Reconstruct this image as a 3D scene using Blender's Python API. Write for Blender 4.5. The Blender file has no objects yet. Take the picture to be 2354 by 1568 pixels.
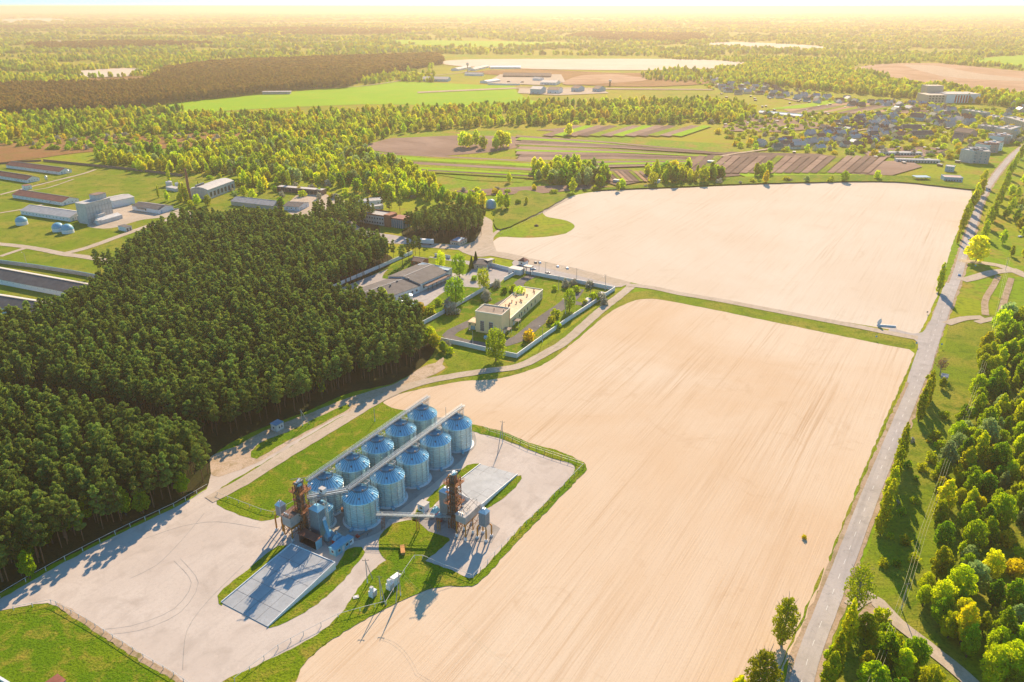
import bpy, math, random
import numpy as np
from mathutils import Vector, Matrix
from mathutils.geometry import tessellate_polygon
R = math.radians
random.seed(7); rng = np.random.default_rng(7)
SC = bpy.context.scene
COL = SC.collection

# ---------------------------------------------------------------- camera
FPX, PITCH, HC, CX, CY = 1755.0, R(23.69), 150.0, 1177.0, 784.0     # photo measured on a 2354 x 1568 grid
cam = bpy.data.cameras.new('camera'); cam_o = bpy.data.objects.new('camera', cam); COL.objects.link(cam_o)
cam_o.location = (0, 0, HC); cam_o.rotation_euler = (R(90) - PITCH, 0, 0)
cam.sensor_width = 36; cam.lens = 36 * FPX / 2354; cam.clip_start = 1; cam.clip_end = 90000
SC.camera = cam_o
# ---------------------------------------------------------------- sky, sun, exposure
SUN_AZ, SUN_EL = 11.0, 28.5        # degrees right of straight ahead, above the horizon
w = bpy.data.worlds.new('World'); SC.world = w; w.use_nodes = True
nt = w.node_tree; bg = nt.nodes['Background']
sky = nt.nodes.new('ShaderNodeTexSky'); sky.sky_type = 'NISHITA'; sky.sun_disc = False
sky.sun_elevation = R(SUN_EL); sky.sun_rotation = R(SUN_AZ)
sky.air_density = 1.0; sky.dust_density = 0.3; sky.ozone_density = 3.0; sky.altitude = 150
tint = nt.nodes.new('ShaderNodeMix'); tint.data_type = 'RGBA'; tint.blend_type = 'MULTIPLY'; tint.inputs[0].default_value = 1
tint.inputs[7].default_value = (.46, .94, 1.12, 1)
nt.links.new(sky.outputs[0], tint.inputs[6]); nt.links.new(tint.outputs[2], bg.inputs[0]); bg.inputs[1].default_value = 0.10
sl = bpy.data.lights.new('sun', 'SUN'); sl.energy = 5.0; sl.angle = R(0.5); sl.color = (1.0, 0.78, 0.55)
so = bpy.data.objects.new('sun', sl); COL.objects.link(so)
sd = Vector((math.sin(R(SUN_AZ)) * math.cos(R(SUN_EL)), math.cos(R(SUN_AZ)) * math.cos(R(SUN_EL)), math.sin(R(SUN_EL))))
so.rotation_euler = sd.to_track_quat('Z', 'Y').to_euler(); so.location = (0, 0, 400)
SC.view_settings.view_transform = 'Standard'; SC.view_settings.look = 'None'
SC.view_settings.exposure = 0.92; SC.view_settings.gamma = 1
SC.cycles.use_denoising = True; SC.cycles.denoiser = 'OPENIMAGEDENOISE'; SC.cycles.denoising_input_passes = 'RGB_ALBEDO_NORMAL'
try: SC.cycles.denoising_prefilter = 'ACCURATE'
except Exception: pass
SC.cycles.max_bounces = 5; SC.cycles.diffuse_bounces = 2; SC.cycles.glossy_bounces = 2
SC.cycles.transmission_bounces = 2; SC.cycles.volume_bounces = 1; SC.cycles.transparent_max_bounces = 4

def P(x, y, z=0.0):
    "photo grid point -> the place on level z it shows"
    u = (x - CX) / FPX; v = (CY - y) / FPX
    dy = math.cos(PITCH) + v * math.sin(PITCH); dz = -math.sin(PITCH) + v * math.cos(PITCH)
    t = (z - HC) / dz
    return Vector((u * t, dy * t, z))
def PJ(X, Y, Z=0.0):
    Z = Z - HC
    zc = Y * math.cos(PITCH) - Z * math.sin(PITCH); yc = Y * math.sin(PITCH) + Z * math.cos(PITCH)
    if zc < 1: return (-9999, -9999)
    return (CX + FPX * X / zc, CY - FPX * yc / zc)
def hgt(base, topy):
    b = P(*base); lo, hi = 0, 90
    for _ in range(30):
        m = (lo + hi) / 2
        if PJ(b.x, b.y, m)[1] > topy: lo = m
        else: hi = m
    return lo

# ---------------------------------------------------------------- materials
MATS = {}
def nodes(name):
    m = bpy.data.materials.new(name); m.use_nodes = True
    n = m.node_tree; b = n.nodes['Principled BSDF']
    MATS[name] = m
    return m, n, b
def mixc(n, fac, a, b):
    mx = n.nodes.new('ShaderNodeMix'); mx.data_type = 'RGBA'
    for s, v in ((0, fac), (6, a), (7, b)):
        if hasattr(v, 'links') or isinstance(v, bpy.types.NodeSocket): n.links.new(v, mx.inputs[s])
        elif s == 0: mx.inputs[0].default_value = v
        else: mx.inputs[s].default_value = (*v, 1)
    return mx.outputs[2]
def noise(n, vec, scale, detail=4, rough=.55, dist=0):
    t = n.nodes.new('ShaderNodeTexNoise'); t.inputs['Scale'].default_value = scale
    t.inputs['Detail'].default_value = detail; t.inputs['Roughness'].default_value = rough
    t.inputs['Distortion'].default_value = dist
    if vec: n.links.new(vec, t.inputs['Vector'])
    return t.outputs['Fac']
def ramp(n, fac, a, b):
    r = n.nodes.new('ShaderNodeMapRange'); r.clamp = True
    r.inputs[1].default_value = a; r.inputs[2].default_value = b
    n.links.new(fac, r.inputs[0]); return r.outputs[0]
def mapping(n, vec, scale=(1, 1, 1), rot=(0, 0, 0)):
    m = n.nodes.new('ShaderNodeMapping'); m.inputs['Scale'].default_value = scale; m.inputs['Rotation'].default_value = rot
    n.links.new(vec, m.inputs['Vector']); return m.outputs[0]
def pos(n): return n.nodes.new('ShaderNodeNewGeometry').outputs['Position']
def objc(n): return n.nodes.new('ShaderNodeTexCoord').outputs['Object']
def bump(n, b, h, strength, dist):
    bp = n.nodes.new('ShaderNodeBump'); bp.inputs['Strength'].default_value = strength; bp.inputs['Distance'].default_value = dist
    n.links.new(h, bp.inputs['Height']); n.links.new(bp.outputs[0], b.inputs['Normal'])

def plain(name, col, rough=.7, metal=0, var=.18, scale=1.2, spec=.3):
    m, n, b = nodes(name)
    p = objc(n); f = noise(n, p, scale, 5, .6); g = noise(n, p, scale * 7, 3)
    c = mixc(n, ramp(n, f, .3, .7), tuple(x * (1 - var) for x in col), tuple(min(1, x * (1 + var)) for x in col))
    c = mixc(n, ramp(n, g, .55, .8), c, tuple(x * (1 - var * 1.5) for x in col))
    n.links.new(c, b.inputs['Base Color']); b.inputs['Roughness'].default_value = rough; b.inputs['Metallic'].default_value = metal
    b.inputs['Specular IOR Level'].default_value = spec
    return m
ROW = 32.0            # degrees: the plots, rows of silos and the main road all run this way
def ground(name, cols, big=.02, mid=.12, fine=1.1, bmp=.6, bdist=.35, rough=.95, thr=(.42, .62), stain=0):
    "cols: four colours; patches at two sizes plus a fine grain"
    m, n, b = nodes(name); p = pos(n)
    f1 = noise(n, p, big, 4, .6, .3); f2 = noise(n, p, mid, 6, .65, .5); f3 = noise(n, p, fine, 5, .7)
    c = mixc(n, ramp(n, f1, *thr), cols[0], cols[1])
    c = mixc(n, ramp(n, f2, .5, .68), c, cols[2])
    c = mixc(n, ramp(n, f3, .48, .72), c, cols[3])
    if stain:
        f5 = noise(n, p, .55, 6, .7, 1.2); ms = n.nodes.new('ShaderNodeMath'); ms.operation = 'MULTIPLY'; ms.inputs[1].default_value = stain; n.links.new(ramp(n, f5, .56, .70), ms.inputs[0])
        c = mixc(n, ms.outputs[0], c, tuple(x * .55 for x in cols[2]))
        st = mapping(n, mapping(n, p, (1, 1, 1), (0, 0, R(ROW))), (.5, .03, 1)); f6 = noise(n, st, 1, 4, .6); m2 = n.nodes.new('ShaderNodeMath'); m2.operation = 'MULTIPLY'; m2.inputs[1].default_value = stain * .8; n.links.new(ramp(n, f6, .52, .66), m2.inputs[0])
        c = mixc(n, m2.outputs[0], c, tuple(x * .8 for x in cols[2]))
    n.links.new(c, b.inputs['Base Color']); b.inputs['Roughness'].default_value = rough
    b.inputs['Specular IOR Level'].default_value = .02
    if bmp: bump(n, b, f3, bmp, bdist)
    return m
def field(name, base, dark, pale, rowscale=.55, amt=.5, az=ROW):
    m, n, b = nodes(name); p = pos(n)
    q = mapping(n, p, (1, 1, 1), (0, 0, R(az)))
    st = mapping(n, q, (rowscale, .012, 1)); st2 = mapping(n, q, (rowscale * 3, .03, 1)); st3 = mapping(n, q, (.055, .006, 1))
    f1 = noise(n, st, 1, 4, .7); f2 = noise(n, st2, 1, 3, .6); f3 = noise(n, st3, 1, 5, .65)
    f4 = noise(n, p, .009, 5, .6, .6); f5 = noise(n, p, 1.6, 4, .75); f6 = noise(n, p, .05, 6, .7, 1.0)
    c = mixc(n, ramp(n, f4, .38, .62), base, pale)
    mk = n.nodes.new('ShaderNodeMath'); mk.operation = 'MULTIPLY'
    n.links.new(ramp(n, f1, .48, .72), mk.inputs[0]); n.links.new(ramp(n, f3, .42, .68), mk.inputs[1])
    ms = n.nodes.new('ShaderNodeMath'); ms.operation = 'MULTIPLY'; ms.inputs[1].default_value = amt * 1.6; n.links.new(mk.outputs[0], ms.inputs[0])
    c = mixc(n, ms.outputs[0], c, dark)
    m2 = n.nodes.new('ShaderNodeMath'); m2.operation = 'MULTIPLY'; m2.inputs[1].default_value = amt * .35; n.links.new(ramp(n, f2, .45, .75), m2.inputs[0])
    c = mixc(n, m2.outputs[0], c, dark)
    m3 = n.nodes.new('ShaderNodeMath'); m3.operation = 'MULTIPLY'; m3.inputs[1].default_value = amt * .7; n.links.new(ramp(n, f6, .58, .75), m3.inputs[0])
    c = mixc(n, m3.outputs[0], c, dark)
    m4 = n.nodes.new('ShaderNodeMath'); m4.operation = 'MULTIPLY'; m4.inputs[1].default_value = .25; n.links.new(ramp(n, f5, .5, .8), m4.inputs[0])
    c = mixc(n, m4.outputs[0], c, tuple(x * .7 for x in dark))
    n.links.new(c, b.inputs['Base Color']); b.inputs['Roughness'].default_value = .95; b.inputs['Specular IOR Level'].default_value = .02
    bump(n, b, f2, .45, .3)
    return m
def leaf(name, col, col2, trans=.45, var=.26):
    m, n, b = nodes(name)
    oi = n.nodes.new('ShaderNodeObjectInfo'); p = objc(n)
    f = noise(n, p, .7, 3, .6)
    c = mixc(n, ramp(n, f, .3, .7), col, col2)
    hs = n.nodes.new('ShaderNodeHueSaturation'); n.links.new(c, hs.inputs['Color'])
    mr = n.nodes.new('ShaderNodeMapRange'); n.links.new(oi.outputs['Random'], mr.inputs[0])
    mr.inputs[3].default_value = 1 - var; mr.inputs[4].default_value = 1 + var; n.links.new(mr.outputs[0], hs.inputs['Value'])
    wn = n.nodes.new('ShaderNodeTexWhiteNoise'); wn.noise_dimensions = '1D'; n.links.new(oi.outputs['Random'], wn.inputs['W'])
    mh = n.nodes.new('ShaderNodeMapRange'); n.links.new(wn.outputs['Value'], mh.inputs[0])
    mh.inputs[3].default_value = .485; mh.inputs[4].default_value = .515; n.links.new(mh.outputs[0], hs.inputs['Hue'])
    n.nodes.remove(b)
    d = n.nodes.new('ShaderNodeBsdfDiffuse'); t = n.nodes.new('ShaderNodeBsdfTranslucent'); mx = n.nodes.new('ShaderNodeMixShader')
    n.links.new(hs.outputs[0], d.inputs[0])
    br = n.nodes.new('ShaderNodeHueSaturation'); br.inputs['Value'].default_value = 1.45; br.inputs['Saturation'].default_value = 1.1
    n.links.new(hs.outputs[0], br.inputs['Color']); n.links.new(br.outputs[0], t.inputs[0])
    mx.inputs[0].default_value = trans; n.links.new(d.outputs[0], mx.inputs[1]); n.links.new(t.outputs[0], mx.inputs[2])
    n.links.new(mx.outputs[0], n.nodes['Material Output'].inputs[0])
    return m
M = MATS
# ground
ground('grass', [(.13, .23, .006), (.23, .29, .010), (.36, .29, .04), (.04, .08, .005)], fine=1.6, mid=.2, bmp=1, bdist=.5)
ground('verge', [(.19, .26, .010), (.31, .28, .035), (.11, .18, .008), (.07, .095, .010)], big=.035, mid=.14, bmp=.8, bdist=.4)
ground('meadow', [(.20, .30, .008), (.32, .32, .012), (.38, .24, .05), (.10, .15, .01)], big=.008, mid=.03, fine=.3, bmp=.3)
ground('plain', [(.26, .29, .010), (.36, .31, .015), (.17, .20, .01), (.36, .23, .04)], big=.0012, mid=.006, fine=.05, bmp=0)
ground('bright_crop', [(.24, .42, .003), (.28, .45, .005), (.33, .42, .008), (.19, .33, .003)], big=.006, mid=.03, fine=.4, bmp=.15)
ground('heath', [(.30, .15, .055), (.36, .20, .08), (.22, .17, .04), (.17, .09, .035)], big=.01, mid=.05, fine=.5)
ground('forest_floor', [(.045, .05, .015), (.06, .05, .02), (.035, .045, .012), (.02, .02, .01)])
ground('sand', [(.50, .37, .25), (.56, .43, .31), (.36, .27, .15), (.30, .22, .12)], big=.05, mid=.3, fine=1.5, bmp=.3)
ground('trodden', [(.42, .30, .19), (.48, .36, .25), (.22, .19, .07), (.30, .20, .12)], big=.05, mid=.25, fine=1.5, bmp=.3)
ground('yard', [(.54, .455, .375), (.59, .505, .42), (.46, .385, .315), (.51, .43, .355)], big=.04, mid=.12, fine=1.3, bmp=.08, bdist=.1, stain=.2)
ground('asphalt', [(.44, .39, .345), (.50, .445, .395), (.38, .34, .30), (.41, .365, .32)], big=.03, mid=.2, fine=2, bmp=.05, bdist=.1, stain=.5)
ground('dark_asphalt', [(.17, .155, .14), (.22, .195, .17), (.13, .12, .11), (.16, .145, .13)], big=.05, mid=.2, fine=2, bmp=.05)
ground('pad', [(.36, .33, .29), (.42, .38, .33), (.29, .26, .23), (.33, .30, .26)], big=.1, mid=.3, fine=2, bmp=.1, stain=.6)
ground('track', [(.50, .40, .29), (.55, .45, .34), (.42, .34, .24), (.40, .33, .24)], big=.05, mid=.3, fine=2, bmp=.1, stain=.4)
field('field', (.63, .455, .29), (.42, .25, .12), (.68, .54, .385), .8, .5)
field('field_far', (.64, .52, .385), (.48, .33, .19), (.67, .57, .44), .6, .45)
field('plough', (.27, .175, .125), (.13, .085, .06), (.38, .26, .19), .5, .8, az=-58)
field('plough_warm', (.42, .25, .14), (.20, .11, .06), (.52, .34, .21), .12, .9, az=-82)
field('plough_dark', (.17, .115, .085), (.09, .06, .04), (.23, .16, .12), .5, .8, az=35)
# trees
leaf('pine_needles', (.12, .185, .04), (.25, .30, .06), .45, .4)
leaf('pine_needles_far', (.24, .17, .035), (.30, .20, .045), .4, .25)
leaf('leaf_green', (.22, .35, .012), (.35, .45, .014), .6)
leaf('leaf_deep', (.13, .26, .018), (.20, .33, .02), .55)
leaf('leaf_lime', (.40, .52, .010), (.54, .58, .012), .6)
leaf('leaf_grey', (.27, .36, .11), (.36, .44, .16), .5)
leaf('leaf_yellow', (.58, .60, .010), (.66, .60, .012), .58)
leaf('leaf_orange', (.60, .50, .015), (.54, .42, .025), .5)
leaf('leaf_olive', (.34, .40, .015), (.48, .46, .02), .58)
leaf('leaf_tall', (.20, .24, .015), (.34, .34, .02), .5)
leaf('leaf_blossom', (.42, .40, .32), (.30, .32, .20), .3, .15)
leaf('twigs', (.20, .12, .07), (.26, .17, .09), .25, .2)
plain('bark', (.10, .07, .05), .95); plain('pine_bark', (.20, .10, .055), .95); plain('pale_bark', (.30, .25, .20), .95)
# hard things
plain('white_paint', (.74, .74, .72), .6, var=.08); plain('old_white', (.58, .56, .52), .8, var=.15, scale=.5)
plain('concrete', (.55, .51, .46), .85, var=.15, scale=.6); plain('grey_panel', (.42, .39, .36), .85, var=.2, scale=.4)
plain('dark_roof', (.13, .115, .105), .85, var=.25, scale=.3); plain('red_roof', (.28, .10, .065), .8, var=.25, scale=.4)
plain('grey_roof', (.40, .37, .34), .8, var=.2, scale=.4); plain('brown_roof', (.24, .15, .11), .85, var=.25, scale=.4)
plain('blue_roof', (.13, .28, .38), .5, var=.15, scale=.4); plain('green_roof', (.07, .16, .12), .6, var=.2, scale=.4)
plain('pale_roof', (.50, .46, .41), .7, var=.15, scale=.3)
plain('yellow_wall', (.88, .64, .32), .8, var=.05, scale=.3); plain('cream_trim', (.78, .68, .50), .7, var=.06)
plain('ochre_roof', (.74, .54, .31), .85, var=.2, scale=.25); plain('brown_flat', (.30, .23, .17), .9, var=.2, scale=.3)
plain('brick', (.34, .13, .07), .9, var=.2, scale=2); plain('pink_wall', (.48, .34, .29), .85, var=.1)
plain('blue_wall', (.28, .46, .52), .8, var=.1); plain('beige_wall', (.52, .43, .32), .85, var=.12); plain('green_wall', (.25, .38, .30), .85)
plain('wood_wall', (.26, .16, .09), .9, var=.25); plain('orange_steel', (.50, .21, .035), .6, var=.3, scale=1.5)
plain('rust', (.28, .11, .05), .8, var=.35, scale=.8); plain('red_paint', (.45, .05, .03), .5, var=.2)
plain('grey_steel', (.22, .22, .22), .5, .5, var=.2); plain('dark_steel', (.06, .065, .07), .5, .4)
plain('bright_steel', (.62, .66, .66), .38, .75, var=.12); plain('pole_concrete', (.36, .34, .31), .9)
plain('glass', (.05, .07, .085), .12, 0, var=.1, spec=.8); plain('window_frame', (.60, .58, .54), .6)
plain('blue_glass', (.10, .22, .27), .2, spec=.7); plain('rubber', (.02, .02, .02), .8)
plain('car_white', (.75, .75, .74), .3, spec=.6); plain('car_blue', (.10, .28, .42), .3, spec=.6)
plain('car_dark', (.05, .05, .055), .3, spec=.6); plain('car_silver', (.45, .46, .47), .3, .5); plain('car_red', (.40, .05, .03), .3)
plain('marking', (.72, .70, .64), .8); plain('cable', (.55, .50, .25), .6); plain('timber', (.42, .22, .07), .8)
plain('plastic_film', (.80, .80, .78), .35, spec=.6); plain('cabin_blue', (.16, .42, .52), .5, var=.1); plain('soil_heap', (.15, .09, .05), .95)

def steel(name, col, rough, az_lines=0, ring=0):
    m, n, b = nodes(name); p = objc(n)
    q = mapping(n, p, (.35, .35, 1.2)); f = noise(n, q, 1.2, 5, .65); g = noise(n, p, 6, 3)
    c = mixc(n, ramp(n, f, .35, .68), col, tuple(x * .80 for x in col))
    n.links.new(c, b.inputs['Base Color']); b.inputs['Metallic'].default_value = .35; b.inputs['Coat Weight'].default_value = .7; b.inputs['Coat Roughness'].default_value = .32
    rr = n.nodes.new('ShaderNodeMapRange'); n.links.new(f, rr.inputs[0]); rr.inputs[3].default_value = rough - .1; rr.inputs[4].default_value = rough + .12
    n.links.new(rr.outputs[0], b.inputs['Roughness'])
    if ring:
        wv = n.nodes.new('ShaderNodeTexWave'); wv.bands_direction = 'Z'; wv.inputs['Scale'].default_value = ring
        wv.inputs['Distortion'].default_value = 0; n.links.new(p, wv.inputs['Vector']); bump(n, b, wv.outputs['Fac'], .35, .05)
    else: bump(n, b, f, .25, .15)
    return m
steel('silo_wall', (.50, .74, .76), .26, ring=1.2)
steel('silo_roof', (.36, .72, .84), .30)
steel('louvre', (.42, .46, .46), .5)
steel('louvre_blue', (.30, .47, .52), .5)
plain('conv_steel', (.30, .34, .36), .45, .6)
plain('rib_steel', (.12, .28, .36), .45, .5)
plain('ramp_slab', (.40, .41, .40), .85, var=.15, scale=.25)
# ---------------------------------------------------------------- mesh builder
class MB:
    def __init__(s): s.v = []; s.f = []
    def add(s, vs, fs):
        k = len(s.v); s.v += [tuple(v) for v in vs]; s.f += [tuple(i + k for i in f) for f in fs]; return s
    def box(s, x0, x1, y0, y1, z0, z1):
        return s.add([(x0,y0,z0),(x1,y0,z0),(x1,y1,z0),(x0,y1,z0),(x0,y0,z1),(x1,y0,z1),(x1,y1,z1),(x0,y1,z1)],
                     [(0,3,2,1),(4,5,6,7),(0,1,5,4),(1,2,6,5),(2,3,7,6),(3,0,4,7)])
    def hexa(s, low, top):
        return s.add(list(low) + list(top), [(3,2,1,0),(4,5,6,7),(0,1,5,4),(1,2,6,5),(2,3,7,6),(3,0,4,7)])
    def beam(s, p, q, w=.1, h=None):
        p = Vector(p); q = Vector(q); d = (q - p)
        if d.length < 1e-6: return s
        h = h or w; d.normalize(); up = Vector((0, 0, 1)) if abs(d.z) < .95 else Vector((0, 1, 0))
        a = d.cross(up).normalized(); b = a.cross(d).normalized(); a *= w / 2; b *= h / 2
        return s.hexa([p-a-b, p+a-b, p+a+b, p-a+b], [q-a-b, q+a-b, q+a+b, q-a+b])
    def tube(s, p, q, r0, r1=None, n=8):
        p = Vector(p); q = Vector(q); d = (q - p)
        if d.length < 1e-6: return s
        d.normalize(); r1 = r0 if r1 is None else r1
        up = Vector((0, 0, 1)) if abs(d.z) < .95 else Vector((0, 1, 0)); a = d.cross(up).normalized(); b = a.cross(d)
        vs = []
        for c, r in ((p, r0), (q, r1)):
            vs += [c + (a * math.cos(2*math.pi*i/n) + b * math.sin(2*math.pi*i/n)) * r for i in range(n)]
        fs = [(i, (i+1) % n, n+(i+1) % n, n+i) for i in range(n)] + [tuple(range(n-1, -1, -1)), tuple(range(n, 2*n))]
        return s.add(vs, fs)
    def lathe(s, prof, n=24, cx=0, cy=0, a0=0, a1=2*math.pi, cap=False):
        full = abs(a1 - a0 - 2*math.pi) < 1e-6; m = n if full else n + 1; k = len(s.v)
        for r, z in prof:
            for i in range(m):
                a = a0 + (a1 - a0) * i / n; s.v.append((cx + r*math.cos(a), cy + r*math.sin(a), z))
        for j in range(len(prof) - 1):
            for i in range(n):
                i2 = (i + 1) % m
                s.f.append((k+j*m+i, k+j*m+i2, k+(j+1)*m+i2, k+(j+1)*m+i))
        return s
    def gable(s, x0, x1, y0, y1, z0, h, along='x'):
        "roof slab pair with thickness"
        t = .18
        if along == 'x':
            ym = (y0 + y1) / 2
            for a, b in ((y0, ym), (y1, ym)):
                s.hexa([(x0,a,z0),(x1,a,z0),(x1,b,z0+h),(x0,b,z0+h)], [(x0,a,z0+t),(x1,a,z0+t),(x1,b,z0+h+t),(x0,b,z0+h+t)])
        return s
    def build(s, name, mat, parent=None, smooth=False):
        me = bpy.data.meshes.new(name); me.from_pydata(s.v, [], s.f); me.materials.append(M[mat])
        if smooth: me.polygons.foreach_set('use_smooth', [True] * len(me.polygons))
        me.update()
        o = bpy.data.objects.new(name, me); COL.objects.link(o)
        if parent is not None: o.parent = parent
        return o
def thing(name, label, cat, loc=(0, 0, 0), rz=0, group=None, scale=None):
    o = bpy.data.objects.new(name, None); COL.objects.link(o); o.location = loc; o.rotation_euler = (0, 0, rz)
    o.empty_display_size = 1
    if scale: o.scale = scale if hasattr(scale, '__len__') else (scale,) * 3
    o['label'] = label; o['category'] = cat
    if group: o['group'] = group
    return o
def tag(o, label=None, cat=None, group=None, kind=None):
    for k, v in (('label', label), ('category', cat), ('group', group), ('kind', kind)):
        if v: o[k] = v
    return o
def copy_tree(o, parent=None):
    c = o.copy(); COL.objects.link(c); c.parent = parent
    for ch in o.children: copy_tree(ch, c)
    return c
def dup(o, loc, rz=None, label=None, group=None, scale=None):
    c = copy_tree(o); c.location = loc
    if rz is not None: c.rotation_euler = (0, 0, rz)
    if scale: c.scale = scale if hasattr(scale, '__len__') else (scale,) * 3
    if label: c['label'] = label
    if group: c['group'] = group
    return c

# ---------------------------------------------------------------- ground sheets
def smooth_loop(pts, closed=True, step=None, jit=0.0):
    n = len(pts); out = []
    for i in range(n if closed else n - 1):
        p0 = pts[(i-1) % n] if closed or i > 0 else pts[i]; p1 = pts[i]; p2 = pts[(i+1) % n]
        p3 = pts[(i+2) % n] if closed or i + 2 < n else p2
        L = (p2 - p1).length; st = step or max(1.5, .008 * p1.length); k = max(1, int(L / st))
        k = min(k, 60)
        tl = min(1, .9)
        for j in range(k):
            t = j / k
            # softened corners: centripetal-like with small tangents
            m1 = (p2 - p0) * .5 * tl; m2 = (p3 - p1) * .5 * tl
            if m1.length > L: m1 = m1 * (L / m1.length)
            if m2.length > L: m2 = m2 * (L / m2.length)
            h = (2*t**3-3*t**2+1) * p1 + (t**3-2*t**2+t) * m1 + (-2*t**3+3*t**2) * p2 + (t**3-t**2) * m2
            out.append(h)
    if not closed: out.append(pts[-1])
    if jit:
        out = [p + Vector((random.uniform(-jit, jit), random.uniform(-jit, jit), 0)) for p in out]
    return out
_pk = [0]; _sk = [0]
def patch(name, pts, mat, z, jit=.25, smooth=True, label=None, kind='structure', world=False):
    if z >= .25: _pk[0] += 1; z += .004 * _pk[0]
    ps = [Vector((p[0], p[1], 0)) if world else P(*p) for p in pts]
    if smooth: ps = smooth_loop(ps, jit=jit)
    vs = [Vector((p.x, p.y, 0)) for p in ps]
    tris = tessellate_polygon([vs])
    fs = []
    for a, b, c in tris:
        cr = (vs[b]-vs[a]).cross(vs[c]-vs[a]).z
        if abs(cr) < 1e-9: continue
        fs.append((a, b, c) if cr > 0 else (a, c, b))
    m = MB(); m.add([(v.x, v.y, z) for v in vs], fs); o = m.build(name, mat)
    tag(o, label, None, None, kind)
    return o
def strip(name, pts, width, mat, z, jit=.1, world=False, label=None):
    _sk[0] += 1; z += .0016 * _sk[0]
    ps = [Vector((p[0], p[1], 0)) if world else P(*p) for p in pts]
    ps = smooth_loop(ps, closed=False, step=3)
    L = []; Rr = []
    for i, p in enumerate(ps):
        d = (ps[min(i+1, len(ps)-1)] - ps[max(i-1, 0)]); d.z = 0; d.normalize(); nrm = Vector((-d.y, d.x, 0))
        wd = width(i / (len(ps)-1)) if callable(width) else width
        L.append(p + nrm * (wd/2 + random.uniform(-jit, jit))); Rr.append(p - nrm * (wd/2 + random.uniform(-jit, jit)))
    m = MB(); n = len(ps)
    m.add([(v.x, v.y, z) for v in L] + [(v.x, v.y, z) for v in Rr], [(n+i, n+i+1, i+1, i) for i in range(n-1)])
    o = m.build(name, mat); tag(o, label, None, None, 'structure'); return o
def inside(pt, poly):
    x, y = pt; c = False; n = len(poly)
    for i in range(n):
        x1, y1 = poly[i]; x2, y2 = poly[(i+1) % n]
        if (y1 > y) != (y2 > y) and x < (x2-x1) * (y-y1) / (y2-y1) + x1: c = not c
    return c
def inside_np(X, Y, poly):
    c = np.zeros(len(X), bool); n = len(poly)
    for i in range(n):
        x1, y1 = poly[i]; x2, y2 = poly[(i+1) % n]
        if y1 == y2: continue
        c ^= ((y1 > Y) != (y2 > Y)) & (X < (x2-x1) * (Y-y1) / (y2-y1) + x1)
    return c

base = MB().add([(-60000, -2000, 0), (60000, -2000, 0), (60000, 70000, 0), (-60000, 70000, 0)], [(0, 1, 2, 3)]).build('ground', 'plain')
tag(base, kind='structure')

# near and middle ground -------------------------------------------------
Z1, Z2, Z3, Z4, Z5 = .03, .06, .09, .12, .15
NEARG = [(-900,1700),(-500,640),(-300,370),(60,360),(500,330),(800,310),(1250,300),(1700,330),(2354,300),(2700,330),(3000,900),(3200,1700),(1200,2400)]
patch('meadow', NEARG, 'meadow', .015)
patch('farm_meadow', [(-200,395),(60,375),(250,385),(420,405),(560,420),(700,440),(720,500),(560,520),(430,525),(330,560),(260,640),(300,690),(-50,800),(-400,700)], 'verge', Z1)
patch('field', [(640,1640),(665,1568),(700,1525),(760,1472),(850,1418),(950,1368),(1010,1349),(1085,1347),(1110,1325),(1200,1230),(1346,1075),(1290,1040),(1215,1018),(1150,990),(1085,976),(1000,962),(915,945),(880,925),(905,908),
  (960,893),(1060,873),(1150,866),(1245,835),(1320,782),(1400,718),(1450,692),(1500,685),(1600,700),(1800,742),(2000,782),(2085,800),(2100,812),(2082,860),(2050,930),(1990,1070),(1940,1200),(1893,1330),(1842,1450),(1790,1568),(1770,1640)], 'field', Z2, .35)
patch('far_field', [(1128,575),(1128,562),(1150,545),(1200,547),(1250,545),(1300,537),(1320,520),(1305,508),(1260,500),(1248,488),(1280,465),(1330,447),(1400,438),(1550,433),(1750,424),(1900,419),(2050,419),(2150,424),(2232,438),
  (2215,500),(2190,560),(2172,620),(2150,690),(2110,768),(2080,764),(1990,748),(1900,733),(1700,697),(1500,660),(1400,638),(1300,615),(1200,594),(1150,585)], 'field_far', Z2, .35)
patch('meadow_lobe', [(1150,538),(1180,518),(1210,500),(1245,488),(1255,498),(1300,507),(1322,520),(1300,536),(1250,543),(1190,545)], 'meadow', Z3)
for pts in ([(190,1450),(300,1440),(400,1400),(440,1340),(400,1290)],[(200,1462),(320,1450),(415,1408),(456,1340),(415,1285)],[(330,1240),(420,1210),(500,1200),(600,1215)],[(560,1300),(480,1380),(430,1450),(420,1540)],[(470,1180),(420,1240),(360,1300),(300,1330)]): strip('tyre_mark', pts, .16, 'pad', .105, .03)
patch('ditch_verge', [(1395,700),(1430,680),(1500,668),(1600,684),(1800,722),(2000,762),(2090,780),(2105,800),(2090,803),(2000,786),(1800,745),(1600,704),(1500,687),(1450,694),(1400,720),(1320,786),(1245,840),(1150,870),(1060,877),(960,896),(900,912),(880,925),(870,915),(905,900),(960,885),(1060,867),(1150,860),(1240,832),(1310,785)], 'verge', Z3)
patch('roadside_verge', [(2127,855),(2170,800),(2185,735),(2240,725),(2400,725),(2900,760),(3000,1700),(1870,1680),(1880,1568),(1930,1440),(1985,1290),(2030,1160),(2080,1010)], 'verge', Z1)
patch('farm_yard', [(200,520),(255,525),(330,505),(400,500),(480,505),(430,490),(330,480),(300,470),(290,460),(260,465),(230,500)], 'track', Z2)
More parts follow.
